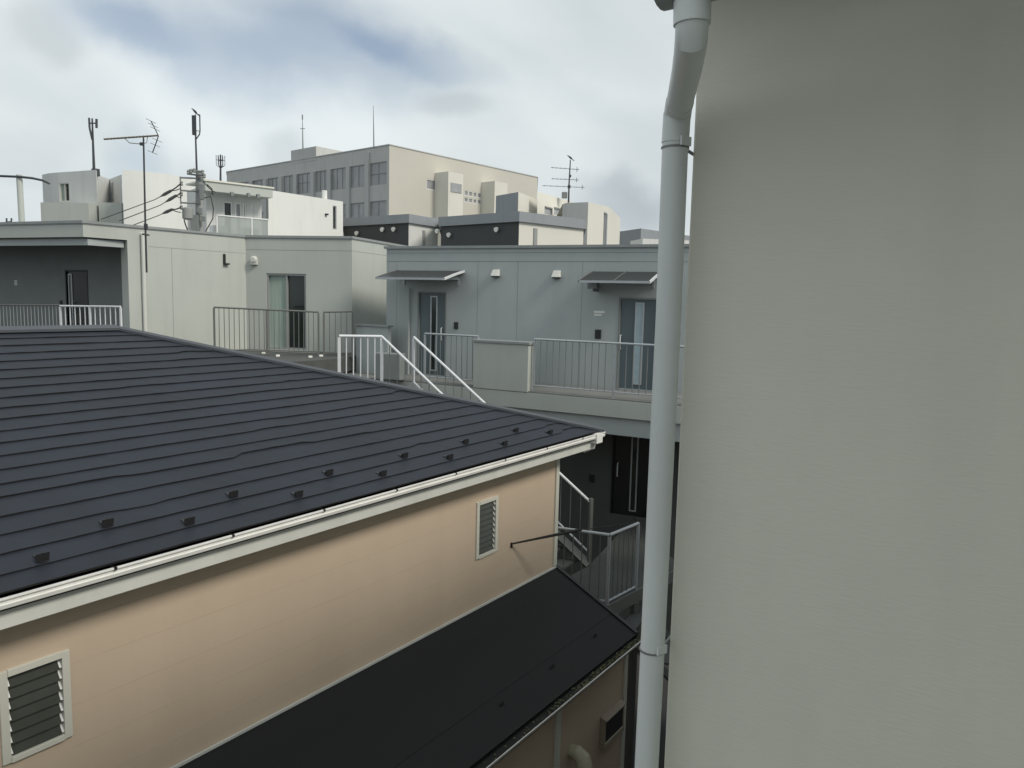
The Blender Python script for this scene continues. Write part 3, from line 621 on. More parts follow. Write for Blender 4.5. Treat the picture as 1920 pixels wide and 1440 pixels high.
for (u, v) in ((931, 513), (1045, 515)):
    s_, z_ = wR.hit(u, v); b = MB()
    b.hexa([wR.at(s_ - .1, z_ - .06, .14), wR.at(s_ + .1, z_ - .06, .14), wR.at(s_ + .1, z_ - .06, 0.001), wR.at(s_ - .1, z_ - .06, 0.001), wR.at(s_ - .09, z_ + .07, .06), wR.at(s_ + .09, z_ + .07, .06), wR.at(s_ + .09, z_ + .1, .001), wR.at(s_ - .09, z_ + .1, .001)])
    vh = b.build('vent_hood', 'fascia', rwing, bevel=.015); b = MB(); b.wbox(wR, s_ - .075, s_ + .075, z_ - .085, z_ - .061, .01, .12); b.build('vent_opening', 'black', vh)
def canopy(s0, s1, zb, zf, dep, mids):
    b = MB(); n = 6; pts = [(dep * i / n, zb - (zb - zf) * (i / n) ** 1.15) for i in range(n + 1)]
    prof = [(o + .01, z) for o, z in pts] + [(o + .01, z - .014) for o, z in reversed(pts)]
    b.extr(prof, wR, s0 + .02, s1 - .02); co_ = b.build('canopy', 'canopy', rwing)
    for s_ in [s0, s1 - .03] + mids:
        e = MB(); prof2 = [(o + .005, z + .014) for o, z in pts] + [(o + .005, z - .04) for o, z in reversed(pts)]; e.extr(prof2, wR, s_, s_ + (.028 if s_ not in mids else .015)); e.build('end_rib', 'aluw' if s_ == s1 - .03 else 'bronze', co_)
    e = MB(); e.wbox(wR, s0 + .036, s1 - .036, zf - .04, zf + .008, dep - .0, dep + .045); e.build('front_rail', 'alu', co_)
    for s_ in (s0 + .16, s1 - .2):
        e = MB(); e.wbox(wR, s_, s_ + .05, zb - .34, zb - .02, .001, .03); e.hexa([wR.at(s_, zb - .2, .03), wR.at(s_ + .05, zb - .2, .03), wR.at(s_ + .05, zf - .04, dep - .12), wR.at(s_, zf - .04, dep - .12), wR.at(s_, zb - .12, .03), wR.at(s_ + .05, zb - .12, .03), wR.at(s_ + .05, zf + .0, dep - .12), wR.at(s_, zf + .0, dep - .12)]); e.build('bracket', 'alu', co_)
    return co_
a0, zb_ = wR.hit(746, 507); a1, _ = wR.hit(872, 508); zf_ = wR.hit(770, 521, .95)[1]
canopy(a0, a1, zb_, zf_, .95, [])
a0, zb_ = wR.hit(1112, 509); zf_ = wR.hit(1150, 527, .95)[1]
canopy(a0, a0 + 1.52, zb_, zf_, .95, [a0 + .75])
c1 = MB(); s_, z_ = wR.hit(1110, 534, .4); c1.wbox(wR, s_ - .1, s_ + .12, z_ - .08, z_ + .05, .3, .42); c1.wbox(wR, s_ - .02, s_ + .02, z_ - .14, z_ + .06, .0, .3); c1.build('floodlight', 'steel', rwing, bevel=.01)
# downpipe left of the first door
s_, z_ = wR.hit(769, 560); b = MB(); b.path([wR.at(s_, z_ + .25, .06), wR.at(s_, FR, .06)], .03, 10); b.build('downpipe', 'side2', rwing, smooth=True)
# walkway
rl0 = on_z(797, 622, -.8); rl0 = at(797, 623, 17.2); rl1 = on_z(1222, 645, -.8)
wk = W(xy(rl0), xy(rl1)); LK = wk.L + 3.0; s_in = wk.hit(896, 640)[0]
edge = .12
b = MB(); pA = wk.at(-1.3, 0, edge); pB = wk.at(LK, 0, edge); pC = wR.at(LR, 0, .01); pD = wR.at(0.02, 0, .01)
b.prism([xy(pA), xy(pB), xy(pC), xy(pD)], FR - .36, FR); b.build('walkway_slab', 'conc', rwing)
b = MB(); b.wbox(wk, -1.0, LK, FR - .36, FR - .03, edge + .002, edge + .022); b.build('walkway_fascia', 'side', rwing)
b = MB(); b.wbox(wk, -1.0, LK, FR - .72, FR - .362, -.1, edge - .06); b.build('walkway_beam', 'side2', rwing)
def rz(w_, s, z, o=0): return w_.at(s, z, o)
sa0 = wk.hit(889, 690, .15)[0]; sa1 = wk.hit(990, 690, .15)[0]
rh = 1.08
railing(rwing, rz(wk, 0, FR + rh), rz(wk, sa0 + .0, FR + rh), m_rail='alu', m_bar='alud', step=.13, posts=1.2, hgt=rh, bottom=.12)
railing(rwing, rz(wk, sa1 + .06, FR + rh), rz(wk, LK - .2, FR + rh), m_rail='alu', m_bar='alud', step=.14, posts=1.75, hgt=rh, bottom=.12, br=.010)
b = MB(); b.wbox(wk, sa0 - .02, sa1, FR - .02, FR + rh - .12, -.12, edge + .03); b.wbox(wk, sa0 - .05, sa1 + .03, FR + rh - .12, FR + rh - .06, -.15, edge + .06, 1)
b.build('parapet_panel', ['side', 'cope'], rwing, bevel=.008)
# things standing on the deck behind the stair
b = MB(); q = at(731, 680, 17.3); q.z = FR + .32; b.box(q, .66, .28, .6, R(-20)); b.build('storage_box', 'recess', None, bevel=.02, label='dark grey storage box standing on the walkway behind the stair railing', category='box')
b = MB(); e0 = at(668, 612, 18.9); e1 = at(727, 612, 18.3); e0.z = e1.z = 0; pw = W(xy(e0), xy(e1)); zt_ = pw.hit(700, 609)[1]
b.wbox(pw, 0, pw.L, FR, zt_ - .04, -.12, 0); b.wbox(pw, -.04, pw.L + .04, zt_ - .04, zt_, -.16, .04, 1); b.build('parapet_wall', ['side2', 'cope'], rwing)
# landing floor joining terrace and walkway
b = MB(); lpoly = [xy(on_z(560, 700, FR)), xy(on_z(648, 712, FR)), xy(wk.at(-1.32, 0, edge)), xy(wR.at(0.0, 0, .02)), xy(wD.at(1.15, 0, .05)), xy(on_z(560, 676, FR))]
b.prism(lpoly, FR - .3, FR - .004); b.build('landing_floor', 'conc', rwing)
# little lights on the terrace edge
for (u, v) in ((494, 662), (521, 667), (582, 669), (602, 667)):
    q = on_z(u, v, F_ + .03); b = MB(); b.box(q, .09, .06, .05, .3); b.build('slipper', 'lampw', None, bevel=.01, label='small pale slipper left on the dark terrace floor', category='slipper', group='slippers on the terrace') if False else b.build('deck_light', 'lampw', lwing, bevel=.01)

# ================================================================ STEEL STAIRCASE
stair = thing('staircase', 'grey steel outdoor staircase with white handrails between roof and walkway', 'staircase', (-.5, 13.4, GND))
A0 = on_z(636, 630, -.8); A1 = on_z(716, 631, -.8); B1 = on_z(776, 632, -.8)
railing(stair, A0, A1, m_rail='aluw', m_bar='aluw', step=.13, posts=.95, br=.013, rr=.03, pr=.03)
dv = Vector((.83, -.55)).normalized()
def down(P, t, drop=None): dz_ = t * .66 if drop is None else drop; return Vector((P.x + dv.x * t, P.y + dv.y * t, P.z - dz_))
TL = 4.05
railing(stair, A1, down(A1, TL), m_rail='aluw', m_bar='alud', step=.2, posts=2.0, br=.008, rr=.024, hgt=.95, bottom=.06)
railing(stair, B1, down(B1, TL), m_rail='aluw', m_bar='alud', step=.2, posts=2.0, br=.008, rr=.024, hgt=.95, bottom=.06)
nst = 14
for i in range(nst):
    t = TL * (i + .5) / nst; p = down(A1, t); q = down(B1, t); zz = FR - (i + 1) * TL * .66 / nst
    mid = (p + q) / 2; b = MB(); b.box((mid.x, mid.y, zz), .28, (p - q).xy.length - .06, .035, math.atan2(dv.y, dv.x)); b.build('step', 'deck', stair)
for P in (A1, B1):
    b = MB(); p = Vector((P.x, P.y, FR - .02)); q = down(p, TL); b.path([p, q], .09, 4); b.build('stringer', 'bronze', stair)
# lower landing
LZ2 = -4.6
L0 = on_z(1010, 985, LZ2 + 1.1); L1 = on_z(1143, 1003, LZ2 + 1.1); L2 = on_z(1197, 981, LZ2 + 1.1)
railing(stair, L0, L1, m_rail='alu', m_bar='bronze', bottom=.06, step=.14, posts=1.0, rr=.024)
railing(stair, L1, L2, m_rail='alu', m_bar='bronze', bottom=.06, step=.13, posts=.9, rr=.024)
b = MB(); E = down(A1, TL); E2 = down(B1, TL); dl = (L2 - L1).normalized()
b.prism([xy(L0), xy(L1), xy(L2), xy(L2 + dl * 1.5), xy(wR.at(wR.L - .2, 0, .3)), xy(E2)], LZ2 - .16, LZ2); b.build('landing', 'lowdeck', stair)  # floor colour darkened in place of stairwell shade
b = MB(); lwk = W(xy(L1), xy(L2)); b.wbox(lwk, 0, lwk.L + 1.5, LZ2 - .2, LZ2 + .0, .002, .03); lwk2 = W(xy(L0), xy(L1)); b.wbox(lwk2, 0, lwk2.L, LZ2 - .2, LZ2, .002, .03); b.build('landing_edge', 'bronze', stair)
# newel posts at flight foot
for P in (down(A1, TL), down(B1, TL)):
    b = MB(); b.box(P - Vector((0, 0, .6)), .06, .06, 1.35, .5); b.build('newel_post', 'bronze', stair)
# flight below the landing
q0 = at(1150, 1150, 11.9); 
for k in (0, 1):
    P = L2 - dl * .05 + Vector((0, .0, -1.25)) + Vector((.75 * k * dl.y, -.75 * k * dl.x, 0)); q = P + Vector((dv.x * 3, dv.y * 3, -2))
b = MB(); f0 = Vector((L1.x, L1.y, LZ2 - .12)); 
g0_ = f0 - Vector((dv.x, dv.y, 0)) * 0
b.path([f0 + Vector((-.1, .2, 0)), f0 + Vector((1.6, -.6, -1.4))], .07, 4); b.path([f0 + Vector((.35, .9, 0)), f0 + Vector((2.05, .1, -1.4))], .07, 4); b.build('stringer', 'deck', stair)
for i in range(7):
    t = (i + .5) / 7; p = f0 + Vector((-.1, .2, 0)) + Vector((1.7, -.8, -1.4)) * t; q = p + Vector((.45, .7, 0)); b = MB(); m_ = (p + q) / 2; b.box(m_ + Vector((0, 0, .03)), .24, .8, .03, math.atan2(-.8, 1.7)); b.build('step', 'deck', stair)
for (x, y) in (xy(L1), xy(L2), xy(A0), xy(B1), xy(E)):
    b = MB(); b.box((x, y, (GND + LZ2 - .2) / 2), .1, .1, LZ2 - .2 - GND, .5); b.build('support_post', 'bronze', stair)

# ================================================================ BACKGROUND
def simple_building(name, label, tops, zt, y_first=None, zb=GND, back=8, mats='white2', cat='building', cope=None, holes=None, dep=.12, wmats=None, cope_h=.12):
    """tops: list of ground-plan points, left to right as seen; closed by a back line"""
    pts = [Vector(p) for p in tops]; cx = sum(p.x for p in pts) / len(pts); cy = sum(p.y for p in pts) / len(pts)
    root = thing(name, label, cat, (cx, cy + 1, GND)); ws_ = [W(p, q) for p, q in zip(pts, pts[1:])]
    b = MB()
    for i, w_ in enumerate(ws_): b.holes(w_, 0, w_.L, zb, zt, (holes or {}).get(i, []), dep, (wmats or {}).get(i, 0))
    r_ = pts[-1] + Vector((pts[-1].x * back / pts[-1].y - .25, back)); l_ = pts[0] + Vector((pts[0].x * back / pts[0].y + .25, back))
    for p, q in ((pts[-1], r_), (r_, l_), (l_, pts[0])): b.face([(p.x, p.y, zb), (q.x, q.y, zb), (q.x, q.y, zt), (p.x, p.y, zt)])
    poly = [tuple(p) for p in pts] + [tuple(r_), tuple(l_)]
    b.face([(p[0], p[1], zt) for p in poly]); b.build('wall', mats, root, smooth=len(pts) > 4)
    if cope: c2 = MB(); c2.prism(offset(poly, .05), zt, zt + cope_h); c2.build('coping', cope, root)
    return root, ws_

# --- large office block
ZB = 14.7
K0, K1, K2 = on_z(425, 323, ZB), on_z(730, 272, ZB), on_z(1008, 333, ZB)
wl = W(xy(K0), xy(K1)); wr = W(xy(K1), xy(K2))
bays = [(120, 175), (195, 280), (295, 380), (408, 495), (525, 610), (630, 735), (765, 865), (885, 1005), (1030, 1145), (1175, 1300)]
bays = [(400 + a / 4, 400 + b / 4) for a, b in bays]
zt1 = wl.hit(724, 302)[1]; zb1 = wl.hit(724, 345)[1]; fh = wl.hit(724, 302)[1] - wl.hit(724, 375)[1]
HL = []
for (ua, ub) in bays:
    sa_, sb_ = wl.hit(ua, 330)[0], wl.hit(ub, 330)[0]
    for k in range(4): HL.append((sa_, sb_, zb1 - k * fh, zt1 - k * fh))
r_ = wr.rect(800, 337, 817, 356); rs = wr.rect(870, 359, 911, 383)
HRr = [r_] + [(rs[0] + (rs[1] - rs[0]) * i / 5 + .05, rs[0] + (rs[1] - rs[0]) * (i + 1) / 5 - .05, rs[2] + (rs[3] - rs[2]) * (.55 if j else .05), rs[2] + (rs[3] - rs[2]) * (.95 if j else .42)) for i in range(5) for j in (0, 1)]
big, bw = simple_building('office_block', 'large beige and grey office block with long window bands, farthest behind', [xy(K0), xy(K1), xy(K2)], ZB, mats=['big_g', 'big_b'], wmats={1: 1}, holes={0: HL, 1: HRr}, dep=.12, back=22, cope=None)
rnw = random.Random(11)
for i, h in enumerate(HL):
    if i % 4 > 1: continue
    window(big, wl, h, 'frameg', fw=.06, rec=.11, cols=rnw.choice((2, 2, 3)), rows=rnw.choice(((), (.45,), (.55,), (.5,))), panes=[rnw.choice(('blind', 'blind', 'blind', 'curt2' if False else 'frameg')) for _ in range(2)])
for h in HRr: window(big, wr, h, 'framew', fw=.07, rec=.11, cols=1, panes=['blind'])
for i in range(len(bays) + 1):
    if i == 0: continue
    ua = bays[i - 1][1]; ub = bays[i][0] if i < len(bays) else 729
    s0, s1 = wl.hit(ua, 330)[0], wl.hit(ub, 330)[0]; m_ = (s0 + s1) / 2
    if i == len(bays): continue
    b = MB(); b.wbox(wl, m_ - .28, m_ + .28, GND, zt1 + .0 if i != 9 else ZB - .4, .002, .22); b.build('pilaster', 'pil', big)
b = MB(); b.prism(offset([xy(K0), xy(K1), xy(K2), (K2.x + .5, K2.y + 22), (K0.x * (1 + 20 / K0.y) + .4, K0.y + 20)], .06), ZB + .002, ZB + .1); b.build('coping', 'pil', big)
for (ul, um, ur, vt, wu) in ((828, 840, 868, 321, (845, 344, 865, 361)), (916, 927, 951, 339, None)):
    sA = wr.hit(um, 380, 2.0)[0]; sB = wr.hit(ur, 380, 2.0)[0]; zt_ = wr.hit(um, vt, 2.0)[1]
    b = MB(); b.wbox(wr, sA, sB, GND, zt_, .002, 2.0, 0); bx_ = b.build('stair_tower', 'cream', big)
    if wu:
        wf = W(wr.at(0, 0, 2.0)[:2], wr.at(10, 0, 2.0)[:2]); rc = wf.rect(*wu); b = MB(); b.wbox(wf, *rc, .01, .06); b.build('tower_window', 'blind', bx_)
# roof box
ZP = wl.hit(593, 274)[1]; s0, s1 = wl.hit(546, 300)[0], wl.hit(593, 290)[0]
b = MB(); b.wbox(wl, s0, s1, ZB - .3, ZP, -9, .02); b.build('roof_house', 'big_g', big)
for (u, v0, v1) in ((567, 279, 218), (700, 277, 198)):
    yy = 84 if u < 600 else 79; p, q = at(u + 1, v0, yy), at(u, v1, yy); b = MB(); b.path([p, p.lerp(q, .5), q], [.07, .05, .02], 6)
    if u < 600:
        m_ = p.lerp(q, .62); b.box(m_, .5, .06, .06); b.box(p.lerp(q, .97), .1, .1, .5)
    b.build('lightning_rod', 'steel', None, label='thin tall lightning rod on the office block roof, ' + ('left one above the roof box' if u < 600 else 'plain one near the front corner'), category='lightning rod')

# --- plain white building
ZW = on_z(503, 356, 1).y; yW = 30.0; a_ = at(503, 356, yW); ZW = a_.z; p1 = on_z(643, 378, ZW)
ww = W(xy(a_), xy(p1)); sl_r = ww.rect(624, 386, 631, 430)
wb_, _ = simple_building('white_building', 'plain white windowless building wall beside the glass balcony', [xy(a_), xy(p1)], ZW, mats='white', holes={0: [sl_r]}, dep=.3, back=7)
window(wb_, ww, sl_r, 'frameg', 'glassd', fw=.04, rec=.28)
s_, z_ = ww.hit(611, 402); b = MB(); b.wbox(ww, s_ - .06, s_ + .06, z_ - .03, z_ + .03, .001, .1); b.build('wall_vent', 'black', wb_)
s_, z_ = ww.hit(621, 370); b = MB(); q = ww.at(s_, z_ + .1, -.4); b.path([q - Vector((0, 0, .2)), q + Vector((0, 0, .2))], .11, 12); b.build('roof_vent', 'white', wb_, smooth=True)

# --- glass balcony house
yG = 28.0; g0_ = at(386, 346, yG); zg = g0_.z; g1_ = on_z(490, 358, zg); gwl = W(xy(g0_), xy(g1_))
gwin = [gwl.rect(419, 378, 436, 402), gwl.rect(441, 380, 453, 403), gwl.rect(456, 382, 462, 404), gwl.rect(470, 385, 475, 404)]
gwin = [(r_[0], r_[1], r_[3] - 1.5, r_[3]) for r_ in gwin]
gh, _ = simple_building('balcony_house', 'pale house with frosted glass balcony beside the utility pole', [xy(at(350, 346, 30)), xy(g0_), xy(g1_)], zg - .0, mats='white2', holes={1: gwin}, dep=.1, back=1.5)
for i, r_ in enumerate(gwin): window(gh, gwl, r_, 'framew', ['glassd', 'blind', 'glassd', 'blind'][i], fw=.05, rec=.1)
zr1 = gwl.hit(450, 369)[1]; b = MB(); b.wbox(gwl, -.3, gwl.L + .1, zr1, zg + .02, .002, .75); b.build('eave_band', 'side', gh)
b = MB(); b.wbox(gwl, -.35, gwl.L + .14, zg + .021, zg + .08, -1, .8); b.build('coping', 'cream', gh)
bal = W(gwl.at(-.1, 0, 1.0)[:2], gwl.at(gwl.L + .5, 0, 1.0)[:2]); zbt = bal.hit(440, 405)[1]; sL_ = bal.hit(408, 420)[0]; sR_ = bal.hit(502, 420)[0]
b = MB(); b.wbox(bal, sL_, sR_, zbt - 1.1, zbt - .04, -.03, 0); bp = b.build('balcony_glass_panel', 'grail', gh)
b = MB(); b.wbox(bal, sL_ - .02, sR_ + .02, zbt - .04, zbt, -.05, .02); b.wbox(bal, sL_ - .04, sL_ - .001, zbt - 1.1, zbt - .041, -.04, .01); sm_ = bal.hit(471, 420)[0]; b.wbox(bal, sm_, sm_ + .04, zbt - 1.1, zbt - .041, .003, .02); b.wbox(bal, sR_ + .001, sR_ + .04, zbt - 1.1, zbt - .041, -.04, .01); b.build('balcony_frame', 'framew', bp)
b = MB(); b.wbox(bal, sL_ - .1, sR_ + .1, zbt - 1.35, zbt - 1.1, -.98, .03); b.build('balcony_floor', 'white2', gh)
for u in (420, 479):
    s_ = bal.hit(u, 425)[0]; b = MB(); b.wbox(bal, s_ - .3, s_ + .25, zbt - 1.08, zbt - .35, -.6, -.25); b.build('outdoor_unit', 'framew', gh, bevel=.02)
for (u, v) in ((434, 364), (465, 366), (483, 368)):
    s_, z_ = gwl.hit(u, v, .75); b = MB(); b.wbox(gwl, s_ - .05, s_ + .05, z_ - .07, z_ + .07, .752, .83); b.build('wall_fitting', 'steel', gh)

# --- round cornered white house on the left
yr = 42.0; zr = at(150, 322, yr).z
pl = [at(79, 331, 43.4), at(92, 328, 42.8), at(110, 325.5, 42.4), at(135, 323, 42), at(180, 321, 41.2)]
rh_w = [xy(p) for p in pl]
a2 = at(205, 322, 44.5); a3 = at(228, 320, 42.6); rh_w2 = rh_w + [xy(at(186, 322, 43.2)), xy(a2), xy(a3)]
lw_ = W(rh_w[3], rh_w[4]); wn1 = lw_.rect(108, 343, 131, 378); w01 = W(rh_w[2], rh_w[3])
s1_ = w01.rect(110, 343, 130, 378)
rt, rws = simple_building('round_house', 'off white house with rounded corner and small recess at far left', rh_w2, zr, mats='white2', holes={2: [(s1_[0] + .05, s1_[1], s1_[2], s1_[3])]}, back=6, dep=.15)
window(rt, rws[2], (s1_[0] + .05, s1_[1], s1_[2], s1_[3]), 'frame', fw=.05, rec=.15, cols=2, panes=['curt', 'glassd'])
b = MB(); r2_ = rws[5].rect(190, 345, 203, 375) if len(rws) > 5 else None
s_, z_ = rws[6].hit(210, 360); b.wbox(rws[6], s_ - .2, s_ + .3, z_ - .5, z_ + .5, .002, .04); b.build('window', 'blind', rt)
low_ = W(xy(at(76, 385, 40.6)), xy(at(166, 385, 40.4))); b = MB(); b.wbox(low_, 0, low_.L, GND, low_.hit(120, 380)[1], -1.2, 0); low2 = W(xy(at(166, 385, 40.4)), xy(at(229, 385, 40.9))); b.wbox(W(xy(at(185, 385, 41.0)), xy(at(229, 385, 40.9))), 0, 1.25, GND, low_.hit(190, 377)[1], -1.2, 0)
b.build('porch_wall', 'side', rt)
# --- curved white house next to it
yk = 38.0; pk = [xy(at(229, 320, 38.0)), xy(at(265, 321, 38.3)), xy(at(305, 323, 38.9)), xy(at(335, 329, 39.7)), xy(at(400, 335, 42))]
ch_, _ = simple_building('white_house', 'white curved wall house behind the television aerial and power wires', pk, at(265, 322, 38.5).z, mats='white', back=6)

# --- charcoal and grey low buildings
def low_building(label, uv, y0, dark_r, lights, base):
    """uv: list of (u, v_top, v_bottom of parapet)"""
    zt = at(uv[0][0], uv[0][1], y0).z; pts = [on_z(u, v, zt) for u, v, _ in uv]
    zpb = W(xy(pts[0]), xy(pts[1])).hit(uv[0][0] + 5, uv[0][2])[1]
    root = thing('low_building', label, 'building', (pts[1].x, pts[1].y + 2, GND))
    r_ = pts[-1] * (1 + 7 / pts[-1].y); r_.x -= .2; l_ = pts[0] * (1 + 7 / pts[0].y); l_.x += .2; poly = [xy(p) for p in pts] + [xy(r_), xy(l_)]
    b = MB(); b.prism(poly, zpb, zt); b.build('parapet', 'para', root)
    inn = offset(poly, -.12); b = MB(); n = len(inn)
    for i in range(n):
        p, q = inn[i], inn[(i + 1) % n]; b.face([(p[0], p[1], GND), (q[0], q[1], GND), (q[0], q[1], zpb), (p[0], p[1], zpb)], 0 if i in dark_r else 1)
    b.build('wall', ['char', 'cream' if base else 'white2'], root)
    ws_ = [W(inn[i], inn[i + 1]) for i in range(len(pts) - 1)]
    for (i, u, v) in lights:
        s_, z_ = ws_[i].hit(u, v); k = MB(); q = ws_[i].at(s_, z_, .0); nn_ = Vector((*ws_[i].n, 0)); k.path([q, q + nn_ * .06, q + nn_ * .16 - Vector((0, 0, .03))], [.05, .09, .1], 12); k.build('wall_lamp', 'lampw', root, smooth=True)
    return root, ws_
zc = 36.0
lbB, wsB = low_building('low charcoal building with grey parapet and one cream side, right of the twin', [(822, 407, 424), (974, 396, 415), (1100, 412, 432)], 34.0, (0,), [(0, 823, 433), (0, 845, 440), (0, 934, 430)], True)
lbA, wsA = low_building('low charcoal building with grey parapet and three wall lamps, left of the twin', [(640, 409, 424), (767, 401, 417), (826, 411, 425)], 37.0, (0,), [(0, 672, 437), (0, 720, 430), (0, 741, 429.5)], False)
for ws_, root, (u0, v0, u1, v1) in ((wsB, lbB, (1000, 428, 1006, 462)), (wsA, lbA, (792, 432, 796, 460))):
    rc = ws_[1].rect(u0, v0, u1, v1); b = MB(); b.wbox(ws_[1], *rc, .002, .05); b.build('slit_window', 'frameg', root)

# --- stepped cream building
yc = 48.0; zc_ = at(972, 360, yc).z
cpts = [xy(at(930, 361, 50.0)), xy(at(972, 360, 48)), xy(at(1020, 364, 52.5))]
sb_, sw = simple_building('stepped_building', 'cream stepped building with grey curved corner below the right aerial', cpts, zc_, mats=['para', 'cream'], wmats={0: 0, 1: 1}, back=5)
z2 = at(1030, 367, 50).z - .0
p_a, p_b = at(1008, 370, 49.5), at(1070, 376, 54); w2_ = W(xy(p_a), xy(p_b)); r2 = [w2_.rect(1021, 388, 1036.5, 402.5), w2_.rect(1038.5, 389.5, 1054, 404)]
b = MB(); b.holes(w2_, 0, w2_.L + 3, GND, w2_.hit(1030, 366)[1], r2, .15); b.build('middle_block', 'cream', sb_)
for r_ in r2: window(sb_, w2_, r_, 'frameg', 'blind', fw=.06, rec=.15)
cv = [at(1055, 381, 45.8), at(1062, 380, 45.2), at(1075, 379.5, 45), at(1103, 379, 44.6)]; zt3 = at(1103, 379, 44.6).z
b = MB()
for p, q in zip(cv, cv[1:]): b.face([(p.x, p.y, GND), (q.x, q.y, GND), (q.x, q.y, zt3), (p.x, p.y, zt3)])
b.build('curved_corner', 'big_g', sb_)
e0, e1 = cv[-1], at(1142, 385, 46.6); we = W(xy(e0), xy(e1)); rsl = we.rect(1131, 397, 1137, 470)
b = MB(); b.holes(we, 0, we.L, GND, zt3, [rsl], .2)
q2 = Vector((e1.x + 1.5, e1.y + 6, 0)); q3 = Vector((cv[0].x, cv[0].y + 7, 0))
b.face([(e1.x, e1.y, GND), (q2.x, q2.y, GND), (q2.x, q2.y, zt3), (e1.x, e1.y, zt3)]); b.face([(p.x, p.y, zt3) for p in cv + [e1, q2, q3]]); b.build('end_block', 'cream', sb_)
window(sb_, we, rsl, 'framew', 'blind', fw=.05, rec=.2)
b = MB(); q = at(1139.5, 400, 46.4); b.path([q, Vector((q.x, q.y, GND))], .06, 8); b.build('downpipe', 'framew', sb_)

# --- low grey roofs at far right
fz = at(1200, 430, 75).z
fr, _ = simple_building('grey_building', 'low grey building just left of the white downpipe, below a bank of cloud', [xy(at(1140, 432, 80)), xy(at(1202, 429, 74)), xy(at(1330, 436, 84))], fz, mats='para', back=8, cope=None)
b = MB(); w_ = W(xy(at(1205, 450, 68)), xy(at(1300, 450, 69))); b.wbox(w_, 0, w_.L, GND, w_.hit(1220, 448)[1], -3, 0); b.build('white_annex', 'white', fr)

# --- more distant roofs so that the gaps never show bare ground
for i, (u0, u1, v, y) in enumerate(((-500, -60, 402, 60), (1330, 1700, 440, 90))):
    p = at(u0, v, y); q = at(u1, v, y * 1.05)
    simple_building('grey_building', ('wide grey building beyond the far left pole', 'wide grey building hidden behind the stucco wall')[i], [xy(p), xy(q)], p.z, mats='para', back=10)

# ================================================================ POLES, AERIALS, WIRES
# tall pole with hoop rail at far left
b_root = thing('hoop_pole', 'light grey pole carrying a curved hoop rail at the far left', 'pole', (*xy(at(42, 420, 24)), GND))
b = MB(); b.path([at(36, 328, 24), at(41, 418, 24), Vector((at(41, 418, 24).x, 24, GND))], .085, 14); b.build('pole', 'side', b_root, smooth=True)
b = MB(); b.path([at(-120, 330, 24.6), at(-60, 329, 24.3), at(0, 330, 24), at(36, 331.5, 23.9), at(60, 334, 24), at(79, 338, 24.4), at(92, 344, 25.5)], .035, 8); b.build('hoop_rail', 'ant', b_root, smooth=True)
# small prongs on the parapet
b = MB(); 
for u in (12, 21): b.path([at(u, 420, 20.5), at(u + .5, 409, 20.5)], .02, 6)
b.path([at(12, 416, 20.5), at(21, 416, 20.5)], .02, 6); b.build('roof_bracket', 'ant', None, label='tiny two pronged bracket on the roof edge at far left', category='bracket')

def crow(p, facing, label, tilt=.9, k=1.0):
    b = MB(); f = Vector((math.cos(facing), 0, math.sin(tilt) * .9)).normalized() ; p = Vector(p)
    # beak, head, neck, chest, belly, rump, tail tip
    b.path([p + f * .27 + Vector((math.cos(facing) * .07, 0, -.02)), p + f * .235 + Vector((math.cos(facing) * .03, 0, 0)), p + f * .2, p + f * .14, p + f * .06, p - f * .06, p - f * .12, p - f * .3], [.004, .016, .036, .04, .062, .055, .026, .022], 10)
    for s_ in (-1, 1): b.path([p + Vector((0, .025 * s_, -.03)), p + Vector((0, .025 * s_, -.13))], .006, 5)
    b.v = [tuple(p + (Vector(q) - p) * k) for q in b.v]
    return b.build('crow', 'bird', None, smooth=True, label=label, category='bird')

# mast on the round house
m1 = thing('antenna_mast', 'slim mast with three upright prongs on the round cornered house', 'antenna', at(178, 322, 41.8))
b = MB(); b.path([at(176.5, 326, 41.8), at(175, 285, 41.8), at(172.8, 222, 41.8)], [.075, .06, .04], 10); b.path([at(180, 330, 41.8), at(179, 317, 41.8)], .2, 12); b.build('mast', 'ant', m1, smooth=True)
b = MB(); b.path([at(167, 221, 41.8), at(168, 240, 41.8), at(173, 262, 41.8)], .05, 6); b.path([at(181, 223, 41.8), at(181, 240, 41.8)], .06, 6); b.path([at(166, 231, 41.8), at(182, 231, 41.8)], .035, 6); b.build('prongs', 'ant', m1)

# television aerial on the left wing
yA = 16.6
tv = thing('television_aerial', 'television aerial with long boom and bent reflector above the grey parapet', 'aerial', (*xy(at(273, 505, yA)), at(273, 505, yA).z))
b = MB(); b.path([at(275, 511, yA), at(272.5, 420, yA), at(269, 258, yA)], [.02, .02, .017], 10); b.box(at(273.5, 425, yA), .06, .06, .12); b.box(at(266, 270, yA), .07, .06, .06)
b.box(at(273, 440, yA), .05, .25, .03); b.build('mast', 'ant', tv, smooth=False)
b = MB(); bA, bB = at(195, 261, yA), at(297, 254, yA); b.path([bA, bB], .018, 8); b.path([at(234, 259.5, yA), at(243, 268, yA), at(264, 270, yA)], .009, 6); b.path([at(277, 254, yA), at(275, 268, yA), at(268, 269, yA)], .007, 6)
b.build('boom', 'brown', tv)
b = MB()
for i in range(13):
    q = bA.lerp(bB, .03 + i * .066); b.path([q - Vector((0, .09, 0)), q + Vector((0, .09, 0))], .004, 5)
b.build('elements', 'brown', tv)
b = MB(); b.path([at(283, 227, yA), at(291, 242, yA), at(297, 255, yA), at(292, 270, yA), at(286, 286, yA)], .011, 6)
for u, v in ((283, 227), (287, 235), (291, 242), (295, 263), (291, 272), (286, 286)):
    q = at(u, v, yA); b.path([q - Vector((0, .22, 0)), q + Vector((0, .22, 0))], .005, 5)
b.build('reflector', 'ant', tv)

